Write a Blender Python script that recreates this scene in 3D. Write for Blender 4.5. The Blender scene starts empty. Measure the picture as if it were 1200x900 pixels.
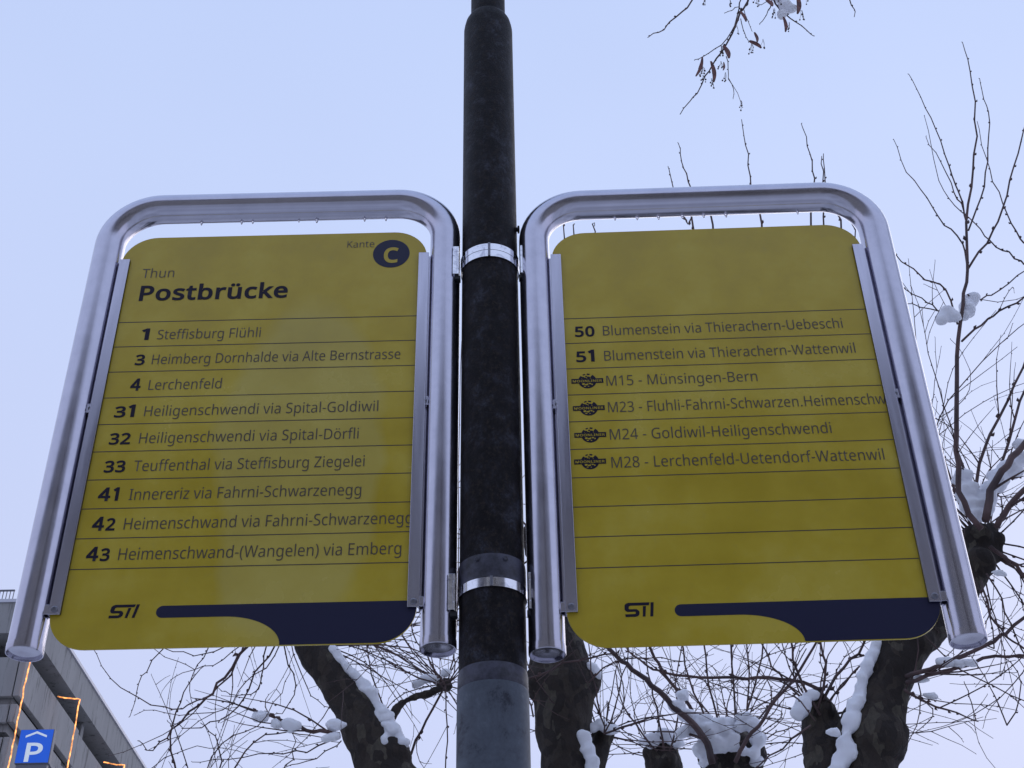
import bpy, bmesh, math, random
from mathutils import Vector, Matrix, noise

R = math.radians
random.seed(7)
S = bpy.context.scene
C = S.collection

# ------------------------------------------------------------------ camera
F_PX = 1600.0                       # focal length in pixels of a 1200 px wide picture
PITCH, ROLL = 0.62926, -0.018585
CAM = Vector((0.0, 0.0, 1.6))
fwd = Vector((0, math.cos(PITCH), math.sin(PITCH)))
_r = Vector((1, 0, 0)); _u = _r.cross(fwd)
rgt = _r * math.cos(ROLL) + _u * math.sin(ROLL)
upv = _u * math.cos(ROLL) - _r * math.sin(ROLL)
cd = bpy.data.cameras.new('camera'); cam = bpy.data.objects.new('camera', cd); C.objects.link(cam)
M = Matrix((rgt, upv, -fwd)).transposed().to_4x4(); M.translation = CAM
cam.matrix_world = M
cd.sensor_width = 36; cd.lens = 36 * F_PX / 1200; cd.clip_start = 0.05; cd.clip_end = 3000
S.camera = cam

# ------------------------------------------------------------------ world, sun, exposure
SUN_EL, SUN_AZ = R(28), R(25)       # azimuth from +Y towards +X
w = bpy.data.worlds.new('World'); S.world = w; w.use_nodes = True
nt = w.node_tree; N = nt.nodes; LK = nt.links; N.clear()
wo = N.new('ShaderNodeOutputWorld'); bg = N.new('ShaderNodeBackground'); LK.new(bg.outputs[0], wo.inputs[0])
bg.inputs['Strength'].default_value = 0.1
sky = N.new('ShaderNodeTexSky'); sky.sky_type = 'NISHITA'; sky.sun_disc = False
sky.sun_elevation = SUN_EL; sky.sun_rotation = SUN_AZ; sky.air_density = 1.0; sky.dust_density = 2.0
tc = N.new('ShaderNodeTexCoord'); sep = N.new('ShaderNodeSeparateXYZ'); LK.new(tc.outputs['Generated'], sep.inputs[0])
ramp = N.new('ShaderNodeValToRGB'); LK.new(sep.outputs['Z'], ramp.inputs[0])
e = ramp.color_ramp.elements
e[0].position = 0.0; e[0].color = (.55, .59, .83, 1)
e[1].position = 0.95; e[1].color = (.51, .64, .98, 1)
m_ = e.new(0.42); m_.color = (.575, .64, .90, 1)
m2 = e.new(0.70); m2.color = (.55, .655, .955, 1)
nz = N.new('ShaderNodeTexNoise'); nz.inputs['Scale'].default_value = 1.6; nz.inputs['Detail'].default_value = 3
LK.new(tc.outputs['Generated'], nz.inputs['Vector'])
mr = N.new('ShaderNodeMapRange'); LK.new(nz.outputs['Fac'], mr.inputs[0])
mr.inputs[1].default_value = .3; mr.inputs[2].default_value = .7; mr.inputs[3].default_value = 9.9; mr.inputs[4].default_value = 10.95
sc_ = N.new('ShaderNodeVectorMath'); sc_.operation = 'SCALE'; LK.new(ramp.outputs[0], sc_.inputs[0]); LK.new(mr.outputs[0], sc_.inputs['Scale'])
mx = N.new('ShaderNodeMix'); mx.data_type = 'RGBA'; mx.inputs['Factor'].default_value = 0.97   # 0.9 cloud cover
LK.new(sky.outputs[0], mx.inputs['A']); LK.new(sc_.outputs[0], mx.inputs['B'])
LK.new(mx.outputs['Result'], bg.inputs['Color'])
sd = bpy.data.lights.new('sun', 'SUN'); sd.energy = 0.5; sd.angle = R(45); sd.color = (1, .93, .86)
so = bpy.data.objects.new('sun', sd); C.objects.link(so)
sv = Vector((math.sin(SUN_AZ) * math.cos(SUN_EL), math.cos(SUN_AZ) * math.cos(SUN_EL), math.sin(SUN_EL)))
so.rotation_euler = sv.to_track_quat('Z', 'Y').to_euler(); so.location = (0, 0, 40)
S.view_settings.view_transform = 'Standard'; S.view_settings.look = 'None'
S.view_settings.exposure = 0.0; S.view_settings.gamma = 1.0; S.view_settings.use_curve_mapping = False

# ------------------------------------------------------------------ helpers
def ray(px, py):
    return fwd + rgt * ((px - 600) / F_PX) - upv * ((py - 450) / F_PX)
def at(px, py, Y):                  # the point at distance Y ahead that the camera sees at a pixel
    d = ray(px, py); return CAM + d * (Y / d.y)
def tag(o, label=None, cat=None, group=None, kind=None):
    if label: o['label'] = label
    if cat: o['category'] = cat
    if group: o['group'] = group
    if kind: o['kind'] = kind
    return o
def empty(name, loc, rz=0, label=None, cat=None, group=None):
    o = bpy.data.objects.new(name, None); C.objects.link(o); o.location = loc; o.rotation_euler.z = rz
    o.empty_display_size = .1
    return tag(o, label, cat, group)
class MB:
    def __init__(s): s.v = []; s.f = []
    def add(s, vs, fs):
        b = len(s.v); s.v += [Vector(v) for v in vs]; s.f += [tuple(i + b for i in f) for f in fs]; return s
    def box(s, a, b):
        x0, y0, z0 = a; x1, y1, z1 = b
        return s.add([(x0,y0,z0),(x1,y0,z0),(x1,y1,z0),(x0,y1,z0),(x0,y0,z1),(x1,y0,z1),(x1,y1,z1),(x0,y1,z1)],
                     [(0,3,2,1),(4,5,6,7),(0,1,5,4),(1,2,6,5),(2,3,7,6),(3,0,4,7)])
    def tube(s, pts, rad, n=6, cap=True, closed_ends=True):
        pts = [Vector(p) for p in pts]
        if not hasattr(rad, '__len__'): rad = [rad] * len(pts)
        vs = []; fs = []; ref = None
        for i, p in enumerate(pts):
            t = (pts[min(i + 1, len(pts) - 1)] - pts[max(i - 1, 0)])
            t = t.normalized() if t.length > 1e-9 else Vector((0, 0, 1))
            if ref is None: ref = t.orthogonal().normalized()
            ref = (ref - t * ref.dot(t)); ref = ref.normalized() if ref.length > 1e-6 else t.orthogonal().normalized()
            bn = t.cross(ref)
            for k in range(n):
                a = 2 * math.pi * k / n
                vs.append(p + (ref * math.cos(a) + bn * math.sin(a)) * rad[i])
        for i in range(len(pts) - 1):
            for k in range(n):
                a = i * n + k; b = i * n + (k + 1) % n
                fs.append((a, b, b + n, a + n))
        if cap:
            fs.append(tuple(range(n - 1, -1, -1))); m = (len(pts) - 1) * n; fs.append(tuple(range(m, m + n)))
        return s.add(vs, fs)
    def lathe(s, prof, n=32, loc=(0, 0, 0), cap=True):
        vs = []; fs = []; L = Vector(loc)
        for r, z in prof:
            for k in range(n):
                a = 2 * math.pi * k / n; vs.append(L + Vector((r * math.cos(a), r * math.sin(a), z)))
        for i in range(len(prof) - 1):
            for k in range(n):
                a = i * n + k; b = i * n + (k + 1) % n; fs.append((a, b, b + n, a + n))
        if cap:
            fs.append(tuple(range(n - 1, -1, -1))); m = (len(prof) - 1) * n; fs.append(tuple(range(m, m + n)))
        return s.add(vs, fs)
    def ball(s, c, r, n=8, m=6, sq=(1, 1, 1)):
        c = Vector(c); vs = [c + Vector((0, 0, r * sq[2]))]; fs = []
        for i in range(1, m):
            th = math.pi * i / m
            for k in range(n):
                a = 2 * math.pi * k / n
                vs.append(c + Vector((r * sq[0] * math.sin(th) * math.cos(a), r * sq[1] * math.sin(th) * math.sin(a), r * sq[2] * math.cos(th))))
        vs.append(c - Vector((0, 0, r * sq[2]))); L = len(vs) - 1
        for k in range(n): fs.append((0, 1 + k, 1 + (k + 1) % n)); fs.append((L, L - n + (k + 1) % n, L - n + k))
        for i in range(m - 2):
            for k in range(n):
                a = 1 + i * n + k; b = 1 + i * n + (k + 1) % n; fs.append((a, a + n, b + n, b))
        return s.add(vs, fs)
    def prism(s, poly, y0, y1):     # polygon in (x, z), extruded along y
        n = len(poly); vs = [(x, y0, z) for x, z in poly] + [(x, y1, z) for x, z in poly]
        fs = [tuple(range(n)), tuple(range(2 * n - 1, n - 1, -1))]
        fs += [(i, i + n, (i + 1) % n + n, (i + 1) % n) for i in range(n)]
        return s.add(vs, fs)
    def mesh(s, name, mat, smooth=False):
        me = bpy.data.meshes.new(name); me.from_pydata(s.v, [], s.f)
        bm = bmesh.new(); bm.from_mesh(me); bmesh.ops.recalc_face_normals(bm, faces=bm.faces); bm.to_mesh(me); bm.free()
        if mat: me.materials.append(mat)
        if smooth:
            me.polygons.foreach_set('use_smooth', [True] * len(me.polygons))
            if smooth is not True: me.set_sharp_from_angle(angle=R(smooth))
        return me
    def build(s, name, mat, parent=None, smooth=False, bevel=0):
        o = bpy.data.objects.new(name, s.mesh(name, mat, smooth)); C.objects.link(o)
        if parent: o.parent = parent
        if bevel:
            b = o.modifiers.new('bevel', 'BEVEL'); b.width = bevel; b.segments = 2; b.limit_method = 'ANGLE'
        return o

# ------------------------------------------------------------------ materials
def mat(name, col=(.5, .5, .5), rough=.6, metal=0, spec=.5, emit=None, es=0, coat=0):
    m = bpy.data.materials.new(name); m.use_nodes = True; b = m.node_tree.nodes['Principled BSDF']
    b.inputs['Base Color'].default_value = (*col, 1); b.inputs['Roughness'].default_value = rough
    b.inputs['Metallic'].default_value = metal; b.inputs['Specular IOR Level'].default_value = spec
    b.inputs['Coat Weight'].default_value = coat
    if emit: b.inputs['Emission Color'].default_value = (*emit, 1); b.inputs['Emission Strength'].default_value = es
    return m
def nodes(m): return m.node_tree.nodes, m.node_tree.links, m.node_tree.nodes['Principled BSDF']
def coords(m, scale=(1, 1, 1), kind='Object'):
    n, l, b = nodes(m); t = n.new('ShaderNodeTexCoord'); mp = n.new('ShaderNodeMapping'); mp.inputs['Scale'].default_value = scale
    l.new(t.outputs[kind], mp.inputs[0]); return mp.outputs[0]
def noise_(m, vec, scale, detail=4, rough=.6, dist=0):
    n, l, b = nodes(m); t = n.new('ShaderNodeTexNoise'); t.inputs['Scale'].default_value = scale; t.inputs['Detail'].default_value = detail
    t.inputs['Roughness'].default_value = rough; t.inputs['Distortion'].default_value = dist; l.new(vec, t.inputs['Vector']); return t.outputs['Fac']
def ramp_(m, fac, stops, interp='LINEAR'):
    n, l, b = nodes(m); r = n.new('ShaderNodeValToRGB'); r.color_ramp.interpolation = interp; el = r.color_ramp.elements
    el[0].position = stops[0][0]; el[0].color = (*stops[0][1], 1); el[1].position = stops[-1][0]; el[1].color = (*stops[-1][1], 1)
    for p, c in stops[1:-1]: x = el.new(p); x.color = (*c, 1)
    l.new(fac, r.inputs[0]); return r.outputs[0]
def mix_(m, fac, a, b_):
    n, l, b = nodes(m); x = n.new('ShaderNodeMix'); x.data_type = 'RGBA'
    for s_, v in ((x.inputs['Factor'], fac), (x.inputs['A'], a), (x.inputs['B'], b_)):
        if isinstance(v, (tuple, list)): s_.default_value = (*v, 1)
        elif isinstance(v, (int, float)): s_.default_value = v
        else: l.new(v, s_)
    return x.outputs['Result']
def bump_(m, h, strength=.3, dist=.01):
    n, l, b = nodes(m); x = n.new('ShaderNodeBump'); x.inputs['Strength'].default_value = strength; x.inputs['Distance'].default_value = dist
    l.new(h, x.inputs['Height']); l.new(x.outputs[0], b.inputs['Normal'])
def link(m, out, name): m.node_tree.links.new(out, nodes(m)[2].inputs[name])
g = lambda v: (v, v, v)

M_STEEL = mat('satin_stainless', (.52, .51, .57), .2, 1)
v = coords(M_STEEL); f = noise_(M_STEEL, v, 9, 5)
link(M_STEEL, ramp_(M_STEEL, f, [(.3, g(.15)), (.7, g(.23))]), 'Roughness')
f3 = noise_(M_STEEL, v, 22, 6, .7); link(M_STEEL, ramp_(M_STEEL, f3, [(.3, (.50, .49, .56)), (.65, (.57, .555, .63))]), 'Base Color')

M_CLAMP = mat('polished_band_steel', (.8, .8, .84), .13, 1)
v = coords(M_CLAMP); f = noise_(M_CLAMP, v, 40, 4, .6, 1); link(M_CLAMP, ramp_(M_CLAMP, f, [(.33, (.50, .50, .56)), (.5, (.85, .85, .88))]), 'Base Color'); bump_(M_CLAMP, f, .06, .001)
M_RAIL = mat('aluminium_rail', (.55, .54, .62), .2, 1)
f = noise_(M_RAIL, coords(M_RAIL, (60, 60, 3)), 1, 4); link(M_RAIL, ramp_(M_RAIL, f, [(.3, g(.14)), (.7, g(.28))]), 'Roughness')
M_SCREW = mat('dull_screw', (.25, .25, .28), .4, 1)
M_RUBBER = mat('black_rubber', (.015, .015, .017), .6)

M_YEL = mat('yellow_enamel', (.44, .33, .03), .22, coat=.0)
v = coords(M_YEL); f = noise_(M_YEL, v, 5, 5, .6)
f2 = noise_(M_YEL, v, 60, 4, .7)
c1 = ramp_(M_YEL, f, [(.36, (.445, .325, .022)), (.5, (.50, .37, .027)), (.64, (.55, .425, .050))])  # broad mottling: blurred tree reflections put into the yellow itself
link(M_YEL, mix_(M_YEL, ramp_(M_YEL, f2, [(.55, g(0)), (.8, g(.25))]), c1, (.36, .30, .08)), 'Base Color')
link(M_YEL, ramp_(M_YEL, f, [(.3, g(.16)), (.7, g(.30))]), 'Roughness')
M_YELREFL = M_YEL.copy(); M_YELREFL.name = 'yellow_enamel_arch_reflection'
n_, l_, b_ = nodes(M_YELREFL); src = b_.inputs['Base Color'].links[0].from_socket
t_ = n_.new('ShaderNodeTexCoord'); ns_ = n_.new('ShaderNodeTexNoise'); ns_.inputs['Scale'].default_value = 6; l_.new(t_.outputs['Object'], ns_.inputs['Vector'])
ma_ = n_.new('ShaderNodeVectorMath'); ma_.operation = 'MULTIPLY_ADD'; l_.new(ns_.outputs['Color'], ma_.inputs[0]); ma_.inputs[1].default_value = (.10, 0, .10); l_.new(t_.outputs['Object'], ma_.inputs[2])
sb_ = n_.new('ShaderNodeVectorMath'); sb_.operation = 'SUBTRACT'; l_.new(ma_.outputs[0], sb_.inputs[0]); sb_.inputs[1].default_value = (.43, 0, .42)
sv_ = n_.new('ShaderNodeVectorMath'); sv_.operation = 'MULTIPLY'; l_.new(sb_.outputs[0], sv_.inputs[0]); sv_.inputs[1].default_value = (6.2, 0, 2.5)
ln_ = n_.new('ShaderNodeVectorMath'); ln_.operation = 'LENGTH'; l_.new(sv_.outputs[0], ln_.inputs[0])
arch_refl = ramp_(M_YELREFL, ln_.outputs['Value'], [(.88, g(.30)), (1.02, g(0))])  # mask of the pale arch-shaped reflection painted into the left panel's colour
l_.new(mix_(M_YELREFL, arch_refl, src, (.52, .46, .17)), b_.inputs['Base Color'])
M_NAVY = mat('navy_print', (.020, .021, .052), .3, spec=.3)
M_NAVYT = mat('dark_violet_print', (.016, .012, .026), .4, spec=.2)
M_TEXT = mat('grey_print', (.075, .06, .045), .35)
M_LINE = mat('thin_line_print', (.05, .04, .035), .4)
M_PBACK = mat('panel_edge_aluminium', (.5, .5, .52), .4, 1)

M_POLE = mat('sooty_painted_steel', (.02, .02, .022), .5, spec=.14)
v = coords(M_POLE, (1, 1, .8)); f = noise_(M_POLE, v, 20, 10, .82, .15); fb = noise_(M_POLE, v, 120, 6, .85)
c1 = ramp_(M_POLE, f, [(.42, (.003, .002, .003)), (.50, (.009, .007, .008)), (.55, (.018, .017, .022)), (.66, (.060, .062, .080))])
link(M_POLE, mix_(M_POLE, ramp_(M_POLE, fb, [(.52, g(0)), (.60, g(.85))]), c1, (.034, .026, .021)), 'Base Color')
link(M_POLE, ramp_(M_POLE, fb, [(.3, g(.38)), (.7, g(.7))]), 'Roughness'); bump_(M_POLE, fb, .6, .003)
M_POLE2 = mat('grey_painted_steel', (.06, .07, .08), .6, spec=.2)
v = coords(M_POLE2, (1, 1, .9)); f = noise_(M_POLE2, v, 12, 9, .78, .2)
link(M_POLE2, ramp_(M_POLE2, f, [(.36, (.035, .037, .048)), (.44, (.080, .090, .110)), (.56, (.100, .115, .140)), (.64, (.15, .165, .19))]), 'Base Color'); bump_(M_POLE2, noise_(M_POLE2, v, 60, 5), .2, .001)
M_COLLAR = mat('worn_collar', (.05, .05, .06), .5)
v = coords(M_COLLAR, (1, 1, 1)); f = noise_(M_COLLAR, v, 30, 6, .7)
link(M_COLLAR, ramp_(M_COLLAR, f, [(.38, (.014, .013, .018)), (.6, (.060, .060, .088))]), 'Base Color'); bump_(M_COLLAR, f, .4, .002)

M_BARK = mat('plane_bark', (.05, .04, .035), .85)
v = coords(M_BARK, (1, 1, .6)); n_, l_, b_ = nodes(M_BARK)
vo = n_.new('ShaderNodeTexVoronoi'); vo.inputs['Scale'].default_value = 24; vo.inputs['Randomness'].default_value = 1
nd = n_.new('ShaderNodeTexNoise'); nd.inputs['Scale'].default_value = 9; nd.inputs['Detail'].default_value = 3; l_.new(v, nd.inputs['Vector'])
va = n_.new('ShaderNodeVectorMath'); va.operation = 'MULTIPLY_ADD'; l_.new(nd.outputs['Color'], va.inputs[0]); va.inputs[1].default_value = (.16, .16, .16); l_.new(v, va.inputs[2])
l_.new(va.outputs[0], vo.inputs['Vector'])
sepc = n_.new('ShaderNodeSeparateColor'); l_.new(vo.outputs['Color'], sepc.inputs[0])
c1 = ramp_(M_BARK, sepc.outputs[0], [(0, (.026, .018, .014)), (.4, (.040, .028, .021)), (.62, (.055, .041, .030)), (.88, (.095, .080, .058))], 'CONSTANT')
f = noise_(M_BARK, v, 50, 6, .7)
link(M_BARK, mix_(M_BARK, ramp_(M_BARK, f, [(.4, g(0)), (.7, g(.6))]), c1, (.02, .017, .015)), 'Base Color'); 
ad = n_.new('ShaderNodeMath'); ad.operation = 'ADD'; l_.new(f, ad.inputs[0]); l_.new(sepc.outputs[0], ad.inputs[1]); bump_(M_BARK, ad.outputs[0], 1.0, .02)
M_TWIG = mat('red_brown_twig', (.055, .032, .030), .7)
link(M_TWIG, ramp_(M_TWIG, noise_(M_TWIG, coords(M_TWIG), 8, 3), [(.35, (.050, .030, .030)), (.65, (.115, .066, .060))]), 'Base Color')
M_SNOW = mat('snow', (.86, .87, .92), .7, spec=.2)
nodes(M_SNOW)[2].inputs['Subsurface Weight'].default_value = 0.6; nodes(M_SNOW)[2].inputs['Subsurface Scale'].default_value = .03; nodes(M_SNOW)[2].inputs['Subsurface Radius'].default_value = (1, 1, 1)
bump_(M_SNOW, noise_(M_SNOW, coords(M_SNOW), 45, 5), .3, .006)
M_BRACT = mat('dry_bract', (.14, .05, .045), .7)
link(M_BRACT, ramp_(M_BRACT, noise_(M_BRACT, coords(M_BRACT), 60, 3), [(.35, (.09, .034, .034)), (.65, (.24, .09, .07))]), 'Base Color')
M_DROP = mat('water', (.9, .9, .95), .02); nodes(M_DROP)[2].inputs['Transmission Weight'].default_value = 1; nodes(M_DROP)[2].inputs['IOR'].default_value = 1.33

M_CONC = mat('pale_concrete', (.24, .23, .22), .85)
v = coords(M_CONC, (1, 1, .18)); f = noise_(M_CONC, v, 1.2, 8, .7); fs_ = noise_(M_CONC, coords(M_CONC, (3, 3, .35)), 1, 6, .75)
c1 = ramp_(M_CONC, f, [(.3, (.23, .225, .22)), (.7, (.29, .285, .275))])
link(M_CONC, mix_(M_CONC, ramp_(M_CONC, fs_, [(.55, g(0)), (.66, g(.85))]), c1, (.05, .047, .045)), 'Base Color'); bump_(M_CONC, f, .3, .02)
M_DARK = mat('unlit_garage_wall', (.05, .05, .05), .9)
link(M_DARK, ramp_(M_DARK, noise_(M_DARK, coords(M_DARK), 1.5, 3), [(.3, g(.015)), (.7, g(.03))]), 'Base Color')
M_COPING = mat('metal_coping', (.5, .5, .54), .5, .4, spec=.3)
M_BLUE = mat('blue_sign_face', (.004, .10, .60), .3, emit=(.005, .13, .72), es=.22)
M_WHITE = mat('white_print', (.85, .88, .86), .4, emit=(.7, .85, .8), es=.15)
M_GREY = mat('grey_sheet_metal', (.12, .12, .14), .5)
M_ROPE = mat('orange_rope_light', (.8, .4, .1), .4, emit=(1, .33, .09), es=2.2)
n_, l_, b_ = nodes(M_ROPE); l_.new(ramp_(M_ROPE, noise_(M_ROPE, coords(M_ROPE), 6, 2), [(.40, g(.55)), (.64, g(2.6))]), b_.inputs['Emission Strength'])
M_PLASTER = mat('render_wall', (.30, .29, .27), .9)
link(M_PLASTER, ramp_(M_PLASTER, noise_(M_PLASTER, coords(M_PLASTER), .8, 6), [(.3, (.26, .25, .23)), (.7, (.34, .33, .31))]), 'Base Color')
M_GLASS = mat('window_glass', (.02, .025, .03), .08)
M_FRAME = mat('window_frame_paint', (.55, .55, .53), .5)

# ------------------------------------------------------------------ ground
gm = MB(); n = 40; ext = 900
for_v = []
gm.add([(-ext, -ext, 0), (ext, -ext, 0), (ext, ext, 0), (-ext, ext, 0)], [(0, 1, 2, 3)])
M_GSNOW = mat('trodden_snow', (.6, .6, .62), .8)
f = noise_(M_GSNOW, coords(M_GSNOW), .35, 8, .65); link(M_GSNOW, ramp_(M_GSNOW, f, [(.35, (.42, .41, .41)), (.6, (.78, .79, .81))]), 'Base Color'); bump_(M_GSNOW, noise_(M_GSNOW, coords(M_GSNOW), 3, 8, .7), .6, .1)
tag(gm.build('ground', M_GSNOW), kind='structure')

# ------------------------------------------------------------------ sign post
U = 1.2                              # plane-fit unit to metres
PL = dict(x0=-0.64088, y0=1.73788, psi=-0.00695, w=0.48799, h0=1.40392)
PR = dict(x0=0.08569, y0=1.72436, psi=-0.02263, w=0.48577, h0=1.38342)
DH = 0.0505
POLE_XY = None
def pole_pt(px, py, Y): return at(px, py, Y)
PY = 1.745 * U
pa = at(573.2, 150, PY); pb = at(577.6, 860, PY)
pxm = (pa.x + pb.x) / 2
post = empty('sign_post', (pxm, PY, 0), 0, 'dark sooty round steel post standing between the two yellow signs', 'post')
zc = lambda y: at(575, y, PY - .057).z     # height of what is seen on the front of the post at a picture row
z_low = zc(796); z_low1 = zc(774); z_c0 = zc(682); z_c1 = zc(648); z_top = zc(15)
MB().lathe([(.0590, 0), (.0590, z_low - .004), (.0578, z_low)], 48).build('lower_shaft', M_POLE2, post, 40)
MB().lathe([(.0572, z_low), (.0582, z_low + .003), (.0584, z_low + .008), (.0580, z_low + .012), (.0580, z_low1 - .006), (.0568, z_low1)], 48).build('collar', M_COLLAR, post, 40)
MB().lathe([(.0566, z_low1), (.0566, z_c0)], 48, cap=False).build('middle_shaft', M_POLE, post, True)
MB().lathe([(.0568, z_c0 - .002), (.0580, z_c0), (.0583, z_c0 + .012), (.0576, z_c0 + .016), (.0583, z_c0 + .02), (.0583, z_c1 - .006), (.0575, z_c1)], 48).build('collar', M_COLLAR, post, 40)
MB().lathe([(.0562, z_c1 - .001), (.0562, z_top), (.055, z_top + .010), (.0520, z_top + .026), (.046, z_top + .040), (.0405, z_top + .046)], 48).build('upper_shaft', M_POLE, post, 50)
MB().lathe([(.0400, z_top + .045), (.0395, z_top + 2.2), (.036, z_top + 2.21)], 40).build('top_shaft', M_POLE, post, 50)
zb = zc(252)
bm_ = MB(); bm_.lathe([(.005, 0), (.005, .003), (.0085, .003), (.0085, .007), (.004, .0075)], 6)
bo = bm_.build('bolt', M_POLE, post, False); bo.location = (.0545, -.012, zb); bo.rotation_euler = (0, R(90), 0)
for a_ in (-2.0, -1.15):
    b2 = MB().lathe([(.0045, 0), (.0045, .002), (.003, .0035)], 12).build('rivet', M_COLLAR, post, 40)
    b2.location = (.0578 * math.cos(a_), .0578 * math.sin(a_), (z_c1 + z_c0) / 2 + .018); b2.rotation_euler = (0, R(90), a_)

# clamps
def band(mb, r, z0, z1, a0, a1, th=.0016, n=36):
    vs = []; fs = []
    for i in range(n + 1):
        a = a0 + (a1 - a0) * i / n
        for rr, zz in ((r, z0), (r + th, z0), (r + th, z1), (r, z1)):
            vs.append((rr * math.cos(a), rr * math.sin(a), zz))
    for i in range(n):
        for k in range(4):
            a = i * 4 + k; b = i * 4 + (k + 1) % 4; fs.append((a, b, b + 4, a + 4))
    fs += [(0, 1, 2, 3), (n * 4 + 3, n * 4 + 2, n * 4 + 1, n * 4)]
    mb.add(vs, fs)
def clamp(ytop, ybot, nb, label, yb0, yb1, r):
    z1 = zc(ytop); z0 = zc(ybot)
    t = empty('pipe_clamp', (pxm, PY, z0), 0, label, 'clamp', 'steel clamps holding the signs to the post')
    hh = (z1 - z0)
    for i in range(nb):
        a = i * hh / nb + (.0006 if i else 0); b = (i + 1) * hh / nb
        m = MB(); band(m, r + (.0006 if i else 0), a, b, 0, 2 * math.pi, n=72); m.build('band', M_CLAMP, t, 40)
    m = MB(); m.box((-.0025, -r - .0045, -.0008), (.0025, -r - .0012, hh + .001)); m.build('band_joint', M_SCREW, t, bevel=.0006)
    zq = lambda y: at(575, y, PY - .022).z
    zz1 = zq(yb0) - z0; zz0 = zq(yb1) - z0
    for sgn in (-1, 1):
        br = MB(); x0 = sgn * (r + .0045); x1 = sgn * (r + .0065 + .002)
        xa, xb = min(x0, x1), max(x0, x1); mid = (zz0 + zz1) / 2
        br.box((xa, -.030, zz0), (xb, -.010, zz0 + .014)); br.box((xa, -.030, zz1 - .014), (xb, -.010, zz1))
        br.box((xa, -.030, zz0 + .0141), (xb, -.024, zz1 - .0141)); br.box((xa, -.014, zz0 + .0141), (xb, -.010, zz1 - .0141))
        xo = sgn * (r + .0165); br.box((min(xb if sgn > 0 else xo, xa if sgn < 0 else xo), -.0302, zz0), (max(xb if sgn > 0 else xo, xa if sgn < 0 else xo), -.028, zz1))
        br.build('bracket', M_CLAMP, t, bevel=.0006)
        MB().box((sgn * (r + .001) if sgn > 0 else sgn * (r + .013), -.026, zz0 - .010), (sgn * (r + .013) if sgn > 0 else sgn * (r + .001), -.012, zz0 - .001)).build('bolt_head', M_RUBBER, t, bevel=.001)
    return t
clamp(286, 300.5, 2, 'upper clamp of two stacked steel bands near the top of the signs', 291, 323, .0572)
clamp(676.6, 687.2, 1, 'lower clamp, a single steel band near the foot of the signs', 674, 716, .0576)

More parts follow.
